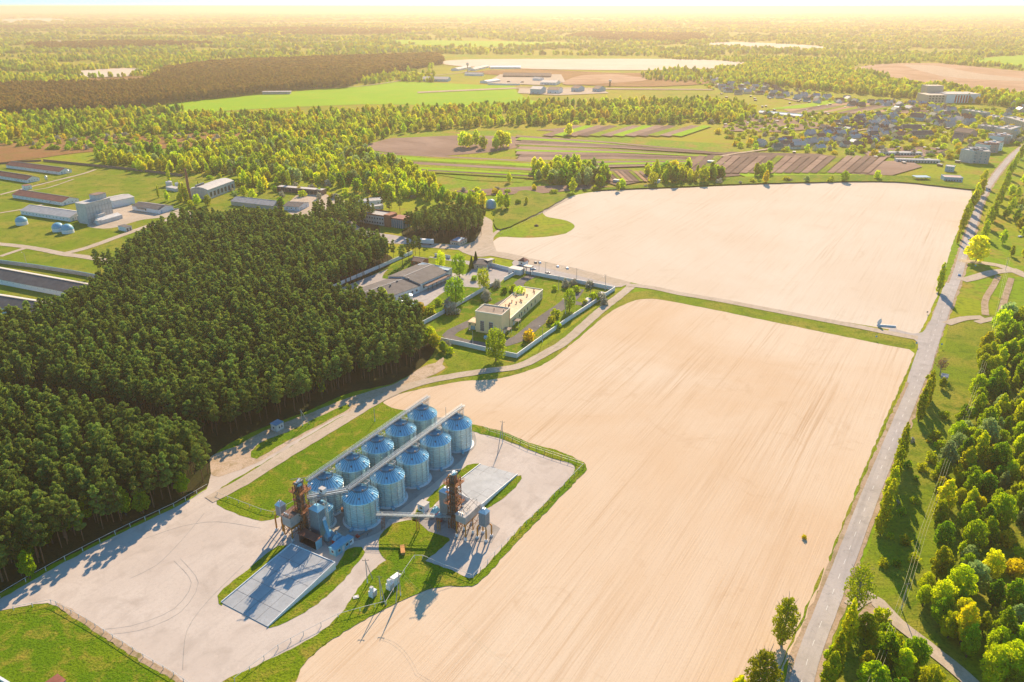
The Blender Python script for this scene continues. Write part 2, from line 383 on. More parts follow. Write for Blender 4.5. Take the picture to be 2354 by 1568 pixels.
patch('forest_floor', [(-300,850),(0,770),(120,745),(230,690),(290,620),(340,560),(430,520),(560,518),(700,528),(860,572),(905,600),(840,640),(740,680),(800,700),(960,745),(1000,800),(960,850),(900,882),(800,905),(700,948),(600,985),(500,1040),(480,1115),(400,1160),(150,1282),(0,1365),(-250,1500),(-900,1500)], 'forest_floor', Z2)
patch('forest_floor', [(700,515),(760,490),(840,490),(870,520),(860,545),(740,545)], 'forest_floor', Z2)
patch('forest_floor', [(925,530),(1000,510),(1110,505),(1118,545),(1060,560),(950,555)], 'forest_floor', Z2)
# yards of the grain store
patch('yard', [(480,1110),(500,1060),(560,1045),(600,1010),(700,965),(800,925),(900,895),(905,905),(860,925),(912,945),(985,958),(1085,982),(1160,1005),(1250,1040),(1330,1072),(1325,1082),(1200,1212),(1088,1328),(1040,1312),(975,1290),(950,1290),(890,1385),(760,1455),(640,1510),(560,1550),(470,1640),(380,1550),(250,1465),(140,1400),(110,1388),(60,1393),(-60,1420),(-200,1480),(-250,1440),(-60,1405),(0,1378),(150,1292),(300,1215),(400,1168),(475,1125)], 'yard', Z3)
patch('sand_track', [(490,1095),(485,1050),(540,1028),(620,985),(700,955),(800,915),(900,885),(960,855),(1000,835),(1020,822),(1010,850),(960,872),(925,890),(800,948),(700,1000),(600,1060),(540,1085)], 'sand', Z4)
patch('grass_island', [(575,1045),(600,1018),(680,985),(740,955),(800,930),(805,938),(740,975),(660,1015),(590,1055)], 'grass', Z5)
patch('grass_plot', [(494,1140),(510,1120),(600,1068),(700,1008),(790,955),(862,920),(900,938),(985,955),(1000,975),(900,1050),(800,1110),(720,1170),(662,1178),(640,1190),(603,1198),(560,1188),(520,1172),(500,1160)], 'grass', Z4)
patch('lawn', [(-300,1470),(0,1408),(55,1395),(112,1390),(145,1405),(250,1472),(330,1525),(400,1565),(470,1640),(200,1900),(-500,1800)], 'grass', Z4)
patch('bank', [(128,1387),(160,1398),(260,1463),(340,1515),(415,1562),(480,1625),(470,1642),(400,1566),(330,1526),(250,1473),(150,1408)], 'trodden', .135)
patch('grass_strip', [(1085,976),(1150,992),(1215,1018),(1290,1040),(1347,1073),(1330,1100),(1200,1235),(1110,1332),(1085,1348),(1010,1350),(950,1369),(850,1419),(760,1474),(700,1527),(660,1600),(560,1700),(440,1660),(510,1568),(560,1545),(640,1507),(715,1468),(765,1430),(800,1390),(830,1345),(870,1300),(905,1285),(950,1292),(972,1290),(1040,1312),(1086,1330),(1195,1215),(1322,1078),(1250,1048),(1160,1012),(1087,992)], 'grass', .18)
patch('grass_plot', [(872,1262),(876,1230),(905,1205),(950,1195),(975,1205),(1000,1225),(1035,1240),(985,1285),(950,1300),(905,1300),(885,1285)], 'grass', Z5)
patch('grass_island', [(500,1378),(508,1360),(560,1318),(610,1275),(640,1255),(660,1255),(640,1275),(560,1340),(520,1375),(512,1392),(502,1390)], 'grass', Z5)
patch('grass_island', [(620,1444),(640,1440),(700,1408),(760,1365),(810,1310),(838,1270),(830,1258),(800,1262),(775,1300),(730,1330),(690,1365),(650,1405),(615,1440)], 'grass', Z5)
patch('grass_island', [(1055,1085),(1075,1070),(1102,1066),(1106,1070),(1050,1110),(1010,1150),(960,1200),(945,1190),(1000,1130)], 'grass', Z5)
patch('grass_island', [(1110,1160),(1150,1130),(1188,1095),(1197,1094),(1196,1108),(1170,1135),(1130,1165),(1115,1172)], 'grass', Z5)
patch('concrete_pad', [(620,1232),(695,1172),(740,1180),(800,1150),(810,1240),(700,1262),(640,1250)], 'yard', .155, smooth=False)
patch('silo_apron', [(712,1190),(745,1130),(800,1085),(880,1020),(965,960),(1070,972),(1092,1000),(1090,1030),(1000,1110),(900,1190),(870,1225),(800,1250),(760,1262)], 'pad', .165, .1)
patch('concrete_pad', [(957,1196),(985,1170),(1040,1150),(1150,1215),(1130,1248),(1040,1240),(985,1222)], 'pad', .16, smooth=False)
# roads
ROADC = [(1838,1585),(1862,1500),(1908,1380),(1952,1265),(2000,1140),(2044,1032),(2082,940),(2114,862),(2137,795),(2155,745),(2178,690),(2200,634),(2213,590),(2227,546),(2240,505),(2253,464),(2268,434),(2283,412),(2302,386),(2330,355),(2362,330)]
def shoulder(t): return 12.5
strip('road_shoulder', ROADC, 8.0, 'trodden', .10, .5)
strip('verge_line', [(1905,1290),(1950,1180),(1985,1095),(2020,1010),(2052,935),(2080,870),(2108,812)], .5, 'verge', .108, .35)
strip('verge_line', [(1775,1570),(1830,1455),(1875,1350),(1893,1305)], .5, 'verge', .108, .35)
strip('main_road', ROADC, 5.3, 'asphalt', .19, .06)
patch('road_junction', [(2085,880),(2110,800),(2100,780),(2040,762),(2048,755),(2100,768),(2120,765),(2140,735),(2175,650),(2200,660),(2168,760),(2150,815),(2140,850),(2120,880)], 'asphalt', .21, .1)
strip('branch_road', [(2110,778),(2040,765),(1950,747),(1850,728),(1750,709),(1650,690),(1560,675),(1500,662),(1440,655)], 5.5, 'track', .20)
strip('farm_road', [(1440,655),(1350,632),(1240,606),(1160,588),(1100,578),(1060,570),(960,563)], 10.5, 'track', .215, .3)
strip('access_road', [(1450,660),(1425,680),(1380,715),(1300,785),(1250,815),(1190,843),(1100,856),(1000,873),(930,892),(860,925),(760,985),(660,1045),(560,1108),(480,1150)], 5.2, 'track', .205, .2)
strip('lane', [(1115,545),(1120,510),(1105,500)], 8, 'track', .18)
strip('lane', [(1118,565),(1140,535),(1180,515),(1240,490),(1310,455)], 3, 'track', .18)
patch('gravel_apron', [(1050,570),(1090,555),(1110,520),(1108,500),(1118,500),(1132,525),(1135,560),(1140,585),(1090,590)], 'track', .185)
patch('car_park', [(1190,598),(1300,612),(1400,640),(1430,660),(1405,662),(1300,640),(1222,628),(1180,610)], 'asphalt', .225)
for pts, wd in (([(2205,600),(2240,603),(2300,612),(2370,640)],7),([(2210,645),(2235,640),(2290,625),(2345,622)],7),([(2245,742),(2290,732),(2354,730),(2420,728)],4),([(2175,745),(2215,733),(2260,730)],5)):
    strip('lane', pts, wd, 'track', .195)
for pts in ([(2265,725),(2265,690),(2285,655),(2295,635)],[(2300,720),(2312,680),(2325,640)]): strip('lane', pts, 3.4, 'trodden', .19)
strip('lane', [(1955,1395),(2000,1372),(2060,1430),(2130,1485),(2210,1550),(2280,1620)], 4.2, 'track', .2, .2)
patch('trodden_ground', [(2000,1370),(1985,1400),(1960,1430),(1985,1440),(2040,1420),(2010,1385)], 'trodden', .12)
patch('sand_patch', [(925,880),(960,850),(1000,835),(1025,845),(990,865),(940,885)], 'sand', .11)
# farm tracks on the left
for pts, wd in (([(-40,558),(60,568),(150,585),(190,590),(270,605),(330,625)],6),([(150,583),(200,570),(270,545),(340,520),(400,500),(430,485)],6),([(0,590),(60,570)],4),([(0,490),(60,480),(100,470)],3),([(0,448),(90,425),(190,400),(220,390)],3.5),([(400,480),(430,490),(520,498),(600,505),(680,505),(730,480)],5),([(60,440),(110,432),(170,412)],2)):
    strip('lane', pts, wd, 'track', .14, .2)
patch('farm_yard', [(655,478),(700,440),(760,450),(800,470),(730,490),(690,500)], 'track', .1)
patch('car_park', [(730,530),(800,505),(840,530),(930,545),(960,560),(900,560),(830,550),(760,555)], 'asphalt', .11)
# the pumping station and dairy grounds
patch('grass_plot', [(1005,787),(1118,812),(1188,826),(1415,672),(1300,645),(1222,632),(1180,620),(1150,650),(980,748)], 'grass', .10, 0, smooth=False)
patch('dairy_yard', [(740,680),(900,615),(990,590),(1120,605),(1180,625),(1150,650),(980,745),(880,725)], 'asphalt', .08, 0, smooth=False)
patch('grass_plot', [(945,735),(985,700),(1020,672),(1060,660),(1110,662),(1140,655),(985,748)], 'grass', .11)
patch('grass_plot', [(880,640),(900,612),(955,590),(1020,598),(1080,610),(1070,630),(1000,625),(920,640)], 'grass', .11)
for pts, wd in (([(1225,634),(1195,650),(1185,680),(1150,700),(1095,735),(1040,762),(1030,772),(1060,785),(1120,795)],6),([(1130,797),(1190,780),(1240,740),(1310,690),(1330,665)],7),([(1300,690),(1340,700),(1360,690)],5)):
    strip('lane', pts, wd, 'dark_asphalt', .13)
patch('verge', [(1010,800),(1120,820),(1190,832),(1300,760),(1415,675),(1425,680),(1380,712),(1300,782),(1240,818),(1180,842),(1095,853),(1000,868),(1030,845),(1000,810)], 'verge', .1)

# mid-distance plots: (name, material, polygon)
FAR = [
 ('crop_field','bright_crop',[(380,248),(420,236),(600,218),(720,207),(870,193),(905,187),(1120,196),(1180,198),(1190,212),(1215,228),(1240,240),(1100,245),(850,240),(600,250),(440,258)]),
 ('meadow','bright_crop',[(340,268),(400,262),(600,258),(640,262),(560,275),(360,290)]),
 ('heath','heath',[(-200,335),(0,325),(150,315),(350,312),(560,300),(600,310),(520,330),(330,345),(200,350),(60,368),(-200,390)]),
 ('meadow','meadow',[(780,140),(1010,125),(1300,128),(1500,130),(1490,137),(1100,138),(1000,140)]),
 ('sand_field','field_far',[(1010,142),(1100,137),(1500,136),(1660,140),(1740,150),(1640,158),(1500,162),(1250,160),(1050,152)]),
 ('heath','heath',[(1080,168),(1200,160),(1400,168),(1500,170),(1640,190),(1500,200),(1340,196),(1250,180)]),
 ('farm_yard','track',[(1115,192),(1150,172),(1290,172),(1300,190),(1250,197)]),
 ('farm_yard','track',[(1190,215),(1195,202),(1380,205),(1400,215),(1280,220)]),
 ('ploughed_plot','plough_warm',[(1470,188),(1300,196),(1330,176),(1410,172),(1480,180)]),
 ('ploughed_plot','plough',[(810,340),(900,318),(1050,312),(1180,314),(1250,330),(1130,350),(1010,360),(900,352)]),
 ('crop_strip','meadow',[(830,346),(920,356),(1060,366),(1180,380),(1230,392),(1200,420),(1080,415),(960,395),(850,362)]),
 ('ploughed_plot','plough',[(1230,300),(1330,292),(1420,290),(1330,305)]),
 ('crop_strip','bright_crop',[(1330,298),(1430,288),(1520,292),(1580,298),(1440,310),(1380,308)]),
 ('ploughed_plot','plough_dark',[(1540,402),(1600,362),(1680,350),(1880,355),(1990,372),(1960,388),(1850,398),(1780,385),(1700,405),(1620,412)]),
 ('meadow','bright_crop',[(1700,402),(1790,382),(1900,392),(1990,402),(1940,412),(1780,415)]),
 ('ploughed_plot','plough',[(1900,392),(1960,375),(2090,370),(2120,385),(2050,405),(1960,402)]),
 ('ploughed_plot','plough_dark',[(1370,412),(1400,390),(1450,392),(1480,418),(1420,430)]),
 ('ploughed_plot','plough',[(1660,292),(1740,270),(1850,278),(1920,292),(1800,305),(1680,303)]),
 ('ploughed_plot','plough_warm',[(1800,245),(1900,235),(2080,240),(2060,252),(1900,262),(1820,258)]),
 ('crop_strip','bright_crop',[(1690,282),(1800,288),(1850,298),(1720,292)]),
 ('crop_strip','bright_crop',[(1760,252),(1900,232),(1960,232),(1840,250)]),
 ('ploughed_plot','plough',[(1980,350),(2100,335),(2180,345),(2120,362),(2000,362)]),
 ('hill_field','plough_warm',[(1960,160),(2030,148),(2150,146),(2200,150),(2354,165),(2450,170),(2600,215),(2354,215),(2200,200),(2060,180)]),
 ('sand_field','sand',[(2080,150),(2150,152),(2250,170),(2354,182),(2354,188),(2200,180),(2120,165)]),
 ('sand_field','field_far',[(1620,100),(1700,97),(1880,106),(1920,118),(1800,114),(1640,108)]),
 ('crop_field','bright_crop',[(2240,142),(2300,130),(2420,128),(2500,150),(2354,158)]),
 ('sand_field','field_far',[(180,165),(280,158),(330,160),(300,176),(200,178)]),
 ('heath','heath',[(200,182),(330,176),(340,190),(210,196)]),
 ('meadow','bright_crop',[(480,175),(560,165),(600,168),(520,182)]),
 ('meadow','bright_crop',[(900,92),(1300,98),(1400,104),(1100,108),(900,100)]),
 ('sand_field','field_far',[(90,98),(130,94),(160,96),(140,101)]),
 ('heath','heath',[(440,150),(640,140),(700,146),(500,156)]),
 ('sand_field','field_far',[(0,44),(120,42),(160,50),(0,52)]),
 ('meadow','verge',[(1200,440),(1260,450),(1310,447),(1260,480),(1210,505),(1150,530),(1135,510),(1150,480)]),
 ('dirt_road','sand',[(960,212),(1180,202),(1640,206),(1640,208),(1180,205),(960,215)]),
 ('meadow','grass',[(1340,440),(1500,425),(1800,405),(2100,408),(2220,425),(2235,438),(2050,420),(1750,424),(1500,434)]),
 ('ploughed_plot','plough',[(1040,440),(1200,430),(1350,425),(1400,430),(1250,445),(1120,450)]),
]
for i, (nm, mt, pl) in enumerate(FAR): patch(nm, pl, mt, .25 + .09 * (i % 9) + (.4 if pl[0][1] < 200 else 0), 1.0, smooth=nm in ('heath', 'hill_field', 'meadow', 'sand_field', 'crop_field') or 'plough_warm' == mt)
for pts, wd in (([(1560,420),(1640,366),(1760,345),(1880,325),(1980,300),(2100,290)],5),([(1580,165),(1640,190),(1720,210),(1840,235)],6),([(1190,200),(1400,204),(1640,207)],7),([(960,178),(1060,168),(1100,160),(1160,162)],6),([(620,205),(820,200),(960,180)],6),([(1975,162),(1990,155),(2060,150)],6),([(2120,150),(2140,168),(2200,185)],6)):
    strip('dirt_road', pts, wd, 'sand', 1.1, .4)
SM = ['plough', 'bright_crop', 'plough_dark', 'plough', 'verge', 'plough', 'bright_crop', 'plough', 'plough_dark', 'plough', 'meadow', 'plough', 'bright_crop', 'plough_dark', 'plough', 'bright_crop', 'plough']
yl, yr = 313, 350
for k in range(15):
    a = random.uniform(3, 7.5); b_ = a * .36; x1 = 1640 + random.uniform(-60, 50)
    patch('garden_strip', [(1185 + random.uniform(0, 20), yl), ((1185 + x1) / 2, (yl + yr) / 2 - 3), (x1, yr), (x1, yr + b_), ((1185 + x1) / 2, (yl + yr + a + b_) / 2 - 3), (1185, yl + a)], SM[k], 1.08, 0, smooth=False); yl += a; yr += b_
yl, yr = 352, 372
for k in range(9):
    a = random.uniform(3, 8); patch('garden_strip', [(840 + k * 14, yl), (1220, yr), (1235, yr + a * .9), (855 + k * 14, yl + a)], ['plough', 'meadow', 'bright_crop', 'verge', 'plough', 'meadow', 'bright_crop', 'plough_dark', 'meadow'][k], 1.12, 0, smooth=False); yl += a; yr += a * .9
for k in range(12):
    x = 1245 + k * 27; patch('garden_strip', [(x, 313), (x + 24, 316), (x + 95, 292), (x + 74, 290)], ['plough', 'bright_crop', 'plough', 'plough_dark', 'meadow'][k % 5], 1.1, 0, smooth=False)
for k in range(12):
    x = 1800 + k * 24; patch('garden_strip', [(x, 262), (x + 20, 263), (x + 110, 245), (x + 92, 243)], ['plough_dark', 'plough', 'verge', 'plough_warm', 'meadow'][k % 5], 1.15, 0, smooth=False)
# rows of garden strips
for k in range(14):
    x = 1360 + k * 11; mt = ['plough', 'plough_dark', 'verge', 'plough_warm'][k % 4]
    patch('garden_strip', [(x, 420), (x + 9, 420), (x - 18, 396), (x - 26, 396)], mt, 1.05, 0, smooth=False)
for k in range(22):
    x = 1560 + k * 20; mt = ['plough', 'plough_dark', 'plough', 'plough_dark', 'plough_dark', 'plough', 'verge'][(k * 3) % 7]
    patch('garden_strip', [(x, 400), (x + 17, 401), (x + 62, 362), (x + 47, 360)], mt, 1.05, 0, smooth=False)
def markings():
    ps = smooth_loop([P(*p) for p in ROADC], closed=False, step=.5)
    m = MB(); k = 0; acc = 0
    for i in range(2, len(ps) - 4):
        acc += (ps[i] - ps[i-1]).length
        if (acc % 7.5) < 2.6:
            d = (ps[i+1] - ps[i]); d.z = 0; q = d.length; d.normalize(); nn = Vector((-d.y, d.x, 0)) * .065; a = ps[i]; b = ps[i] + d * q
            m.add([(*(a-nn).xy, .235), (*(b-nn).xy, .235), (*(b+nn).xy, .235), (*(a+nn).xy, .235)], [(0, 1, 2, 3)])
    tag(m.build('road_marking', 'marking'), kind='structure')
markings()
# ---------------------------------------------------------------- trees
def np_mesh(name, V, F, mat):
    "V (n,3) array, F (m,4) quads"
    me = bpy.data.meshes.new(name); me.vertices.add(len(V)); me.vertices.foreach_set('co', V.astype(np.float32).ravel())
    me.loops.add(F.size); me.loops.foreach_set('vertex_index', F.astype(np.int32).ravel())
    me.polygons.add(len(F)); me.polygons.foreach_set('loop_start', np.arange(0, F.size, F.shape[1], dtype=np.int32))
    me.materials.append(M[mat]); me.update(calc_edges=True); return me
def leaf_quads(Pt, N, size, jitter=.7):
    n = len(Pt); N = N + rng.normal(0, jitter, (n, 3)); N /= np.linalg.norm(N, axis=1, keepdims=True) + 1e-9
    T = rng.normal(0, 1, (n, 3)); T -= (T * N).sum(1, keepdims=True) * N; T /= np.linalg.norm(T, axis=1, keepdims=True) + 1e-9
    B = np.cross(N, T); s = (size * rng.uniform(.6, 1.3, n))[:, None]; a = rng.uniform(.5, 1.0, n)[:, None]
    V = np.stack([Pt - T*s - B*s*a*.6, Pt + T*s*.3 - B*s*a, Pt + T*s + B*s*a*.5, Pt - T*s*.4 + B*s*a], 1).reshape(-1, 3)
    return V, np.arange(4 * n).reshape(n, 4)
def lobes_points(lobes, n, thin=.0):
    "lobes: rows of x,y,z,rx,ry,rz"
    L = np.array(lobes); w = (L[:, 3] * L[:, 5]); w = w / w.sum(); k = rng.choice(len(L), n, p=w)
    d = rng.normal(0, 1, (n, 3)); d /= np.linalg.norm(d, axis=1, keepdims=True)
    r = rng.uniform(.72, 1.06, n)[:, None]
    Pt = L[k, :3] + d * L[k, 3:6] * r; N = d / L[k, 3:6]; N /= np.linalg.norm(N, axis=1, keepdims=True)
    if thin:
        q = np.zeros(n, bool)
        for l in L: q |= (((Pt - l[:3]) / (l[3:6] * .62)) ** 2).sum(1) < 1
        Pt = Pt[~q]; N = N[~q]
    return Pt, N
def trunk_mesh(name, h, r, limbs, mat, lean=.0, n=7):
    m = MB(); m.tube((0, 0, -.3), (lean, 0, h * .55), r, r * .7, n); m.tube((lean, 0, h * .55), (lean * 1.6, 0, h), r * .7, r * .15, n)
    for (z, a, L, up) in limbs:
        p = Vector((lean * z / h, 0, z)); q = p + Vector((math.cos(a) * L, math.sin(a) * L, up)); m.tube(p, q, r * .35, r * .08, 5)
    me = bpy.data.meshes.new(name); me.from_pydata(m.v, [], m.f); me.materials.append(M[mat]); me.update(); return me
def crown_round(H, W, nl, n, leafsz, mat, base=.25, egg=.0, airy=0):
    "broad crown of lumps between base*H and H"
    lobes = []; zc = H * (1 + base) / 2; hz = H * (1 - base) / 2
    for i in range(nl):
        a = i * 2.4 + rng.uniform(-.4, .4); t = (i + .5) / nl * 2 - 1          # -1 .. 1 height
        rad = math.sqrt(max(0.02, 1 - t * t)) * (1 - egg * max(0, t)) * (W / 2) * rng.uniform(.45, .68)
        r = W * rng.uniform(.15, .24) * (1 - .35 * max(0, t) * (1 + egg)) * (1 if nl < 20 else .82)
        lobes.append((math.cos(a) * rad, math.sin(a) * rad, zc + t * hz * .8, r, r, r * rng.uniform(.8, 1.15)))
    lobes.append((0, 0, zc, W * .27, W * .27, hz * .72))
    Pt, N = lobes_points(lobes, n, .6 if not airy else 0)
    V, F = leaf_quads(Pt, N, leafsz); return np_mesh('crown', V, F, mat)
def crown_poplar(H, W, n, leafsz, mat):
    lobes = [(rng.uniform(-.12, .12) * W, rng.uniform(-.12, .12) * W, H * (.12 + .80 * i / 13), W * .5 * (math.sin(math.pi * min(.97, (.14 + .82 * i / 13)) ** .8) ** .55) * rng.uniform(.75, 1), 0, H * .085) for i in range(14)]
    lobes = [(a, b, c, d, d, f) for a, b, c, d, e, f in lobes]
    Pt, N = lobes_points(lobes, n, .6); N[:, 2] += .3; V, F = leaf_quads(Pt, N, leafsz, .6); return np_mesh('crown', V, F, mat)
def crown_pine(H, W, n, leafsz, mat, low=.45):
    lobes = []; k = 15
    for i in range(k):
        t = i / (k - 1); z = H * (low + (1 - low) * t * .93); a = i * 2.4 + rng.uniform(-.5, .5)
        spread = W * .5 * (1 - t ** 4) ** .6 * rng.uniform(.35, .85) * (.6 + .4 * min(1, t * 3)); r = W * (.23 - .05 * t) * rng.uniform(.75, 1.2)
        lobes.append((math.cos(a) * spread, math.sin(a) * spread, z, r, r, r * .62))
    Pt, N = lobes_points(lobes, n, .5); N[:, 2] += .15
    V, F = leaf_quads(Pt, N, leafsz, .8); return np_mesh('crown', V, F, mat)
def crown_spruce(H, W, n, leafsz, mat):
    t = rng.uniform(0, 1, n) ** .7; z = H * (.95 - .88 * t) ; r = W / 2 * (t * .95 + .03) * (.75 + .3 * np.abs(np.sin(z * 3.2))) * rng.uniform(.8, 1.05, n)
    a = rng.uniform(0, 2 * math.pi, n); Pt = np.stack([np.cos(a) * r, np.sin(a) * r, z], 1); N = np.stack([np.cos(a), np.sin(a), np.full(n, .6)], 1)
    V, F = leaf_quads(Pt, N, leafsz, .5); return np_mesh('crown', V, F, mat)
def crown_willow(H, W, n, leafsz, mat):
    lobes = []
    for i in range(13):
        a = i * 2.4; rr = W * .33 * rng.uniform(.5, 1); lobes.append((math.cos(a) * rr, math.sin(a) * rr, H * rng.uniform(.26, .72), W * .2, W * .2, H * .25))
    lobes += [(0, 0, H * .62, W * .3, W * .3, H * .36)]
    Pt, N = lobes_points(lobes, n, .55); V, F = leaf_quads(Pt, N, leafsz, .6)
    return np_mesh('crown', V, F, mat)
def limbs(n, z0, z1, L, up): return [(random.uniform(z0, z1), i * 2.4 + random.uniform(-.4, .4), L * random.uniform(.7, 1.1), up * random.uniform(.7, 1.3)) for i in range(n)]

SPEC = {}   # kind -> list of (crown mesh, trunk mesh), heights normalised to the value given
def reg(kind, crown, trunk): SPEC.setdefault(kind, []).append((crown, trunk))
tk_round = trunk_mesh('trunk', 7.5, .26, limbs(7, 2.5, 6, 2.4, 2.2), 'bark')
tk_small = trunk_mesh('trunk', 5.5, .16, limbs(5, 1.5, 4, 1.6, 1.6), 'bark')
tk_pine = trunk_mesh('trunk', 16, .20, limbs(6, 9, 15, 1.8, .6), 'pine_bark', .3)
tk_pop = trunk_mesh('trunk', 14, .28, limbs(9, 2, 12, .9, 2.4), 'bark')
for v in range(6):
    reg('pine_near', crown_pine(17.5, 4.6 + .25 * v, 2800, .23, 'pine_needles', .30 + .03 * v), tk_pine)
for v in range(4):
    reg('pine', crown_pine(17.5, 4.6 + .25 * v, 1100, .36, 'pine_needles', .42), tk_pine)
    reg('pine_haze', crown_pine(17.5, 6.6, 260, .95, 'pine_needles_far', .45), tk_pine)
LEAFY = {'green': 'leaf_green', 'deep': 'leaf_deep', 'lime': 'leaf_lime', 'grey': 'leaf_grey', 'yellow': 'leaf_yellow', 'orange': 'leaf_orange', 'olive': 'leaf_olive'}
for c, mt in LEAFY.items():
    for v in range(2 if c in ('green', 'lime', 'deep') else 1):
        reg('near_' + c, crown_round(10, 7.2, 24, 4800, .23, mt, .10, .2), tk_round)
        reg('near_' + c, crown_round(10.5, 5.6, 22, 4200, .22, mt, .08, .4), tk_round)
    for v in range(2):
        reg('mid_' + c, crown_round(10, 7.8, 14, 800, .55, mt, .04, .2) if v == 0 else crown_round(12, 6.2, 16, 800, .52, mt, .04, .45), tk_small)
for c in ('green', 'deep', 'olive', 'blossom', 'lime', 'orange'):
    reg('bush_' + c, crown_round(2.6, 3.6, 8, 420, .26, 'leaf_' + c, -.1, .1), trunk_mesh('stem', 1.2, .08, limbs(4, .2, .8, .7, .7), 'bark'))
for c, mt in (('green', 'leaf_olive'), ('yellow', 'leaf_yellow'), ('lime', 'leaf_lime')):
    reg('poplar_' + c, crown_poplar(16, 3.6, 2600, .30, mt), tk_pop); reg('poplar_' + c, crown_poplar(16, 3.0, 2200, .30, mt), tk_pop)
reg('poplar_far', crown_poplar(16, 3.4, 600, .55, 'leaf_olive'), tk_pop)
reg('spruce', crown_spruce(10, 4.4, 1500, .32, 'pine_needles'), trunk_mesh('trunk', 9, .2, [], 'bark'))
reg('willow', crown_willow(16, 10.5, 5200, .30, 'leaf_green'), trunk_mesh('trunk', 12, .35, limbs(8, 3, 9, 2.6, 2.5), 'bark'))
reg('willow', crown_willow(15, 8.5, 3600, .30, 'leaf_lime'), trunk_mesh('trunk', 12, .3, limbs(8, 3, 9, 2.4, 2.5), 'bark'))
tk_big = trunk_mesh('trunk', 15, .38, limbs(16, 3, 13, 3.0, 3.2), 'pale_bark')
reg('tall_airy', crown_round(17, 8.2, 26, 3600, .24, 'leaf_tall', .02, .3, 1), tk_big)
reg('tall_airy', crown_round(18, 8.0, 26, 2000, .24, 'leaf_tall', .12, .2, 1), tk_big)
reg('bare', crown_round(7, 5.2, 10, 350, .20, 'twigs', .3, 0, 1), trunk_mesh('trunk', 6, .2, limbs(22, 1.6, 5.6, 1.9, 1.7), 'pale_bark'))

def tree(kind, x, y, H=None, W=None, label='', cat='tree', group=None, name='tree', rz=None, var=None):
    "H and W are scale factors"
    c, t = random.choice(SPEC[kind]) if var is None else SPEC[kind][var % len(SPEC[kind])]
    H = H or 1; W = W or H
    r = thing(name, label, cat, (x, y, 0), random.uniform(0, 6.28) if rz is None else rz, group, (W, W, H))
    for nm, me in (('crown', c), ('trunk', t)):
        o = bpy.data.objects.new(nm, me); COL.objects.link(o); o.parent = r
    return r
def stuff_trees(name, label, pts, kinds):
    "pts rows: x, y, width scale, height scale, index into the list of crown/trunk pairs -> ONE object"
    pts = np.array(pts); n = len(pts)
    me = bpy.data.meshes.new(name); me.vertices.add(n)
    co = np.zeros((n, 3), np.float32); co[:, :2] = pts[:, :2]; me.vertices.foreach_set('co', co.ravel())
    sc = me.attributes.new('scl', 'FLOAT_VECTOR', 'POINT'); sc.data.foreach_set('vector', np.stack([pts[:, 2], pts[:, 2], pts[:, 3]], 1).astype(np.float32).ravel())
    rt = me.attributes.new('rot', 'FLOAT_VECTOR', 'POINT'); rv = np.zeros((n, 3), np.float32); rv[:, 2] = rng.uniform(0, 6.28, n); rt.data.foreach_set('vector', rv.ravel())
    ix = me.attributes.new('idx', 'INT', 'POINT'); ix.data.foreach_set('value', pts[:, 4].astype(np.int32)); me.update()
    o = bpy.data.objects.new(name, me); COL.objects.link(o); tag(o, label, None, None, 'stuff')
    g = bpy.data.node_groups.new(name + '_nodes', 'GeometryNodeTree')
    g.interface.new_socket('Geometry', in_out='INPUT', socket_type='NodeSocketGeometry'); g.interface.new_socket('Geometry', in_out='OUTPUT', socket_type='NodeSocketGeometry')
    N = g.nodes; Lk = g.links; gi = N.new('NodeGroupInput'); go = N.new('NodeGroupOutput')
    join = N.new('GeometryNodeJoinGeometry')
    for (c, t) in reversed(kinds):
        j = N.new('GeometryNodeJoinGeometry')
        for me2 in (c, t):
            ob = SRC[me2.name]
            oi = N.new('GeometryNodeObjectInfo'); oi.transform_space = 'ORIGINAL'; oi.inputs['Object'].default_value = ob; Lk.new(oi.outputs['Geometry'], j.inputs[0])
        gt = N.new('GeometryNodeGeometryToInstance'); Lk.new(j.outputs[0], gt.inputs[0]); Lk.new(gt.outputs[0], join.inputs[0])
    ip = N.new('GeometryNodeInstanceOnPoints'); ip.inputs['Pick Instance'].default_value = True
    Lk.new(gi.outputs[0], ip.inputs['Points']); Lk.new(join.outputs[0], ip.inputs['Instance'])
    def attr(nm, dt):
        a = N.new('GeometryNodeInputNamedAttribute'); a.data_type = dt; a.inputs['Name'].default_value = nm; return a.outputs['Attribute']
    Lk.new(attr('idx', 'INT'), ip.inputs['Instance Index']); Lk.new(attr('rot', 'FLOAT_VECTOR'), ip.inputs['Rotation']); Lk.new(attr('scl', 'FLOAT_VECTOR'), ip.inputs['Scale'])
    Lk.new(ip.outputs[0], go.inputs[0])
    md = o.modifiers.new('trees', 'NODES'); md.node_group = g
    return o
SRC = {}
def ensure_src(pair):
    "source objects for the instanced trees: objects that are kept out of the scene, only their meshes are used"
    for me in pair:
        if me.name not in SRC: SRC[me.name] = bpy.data.objects.new('tree_source', me)

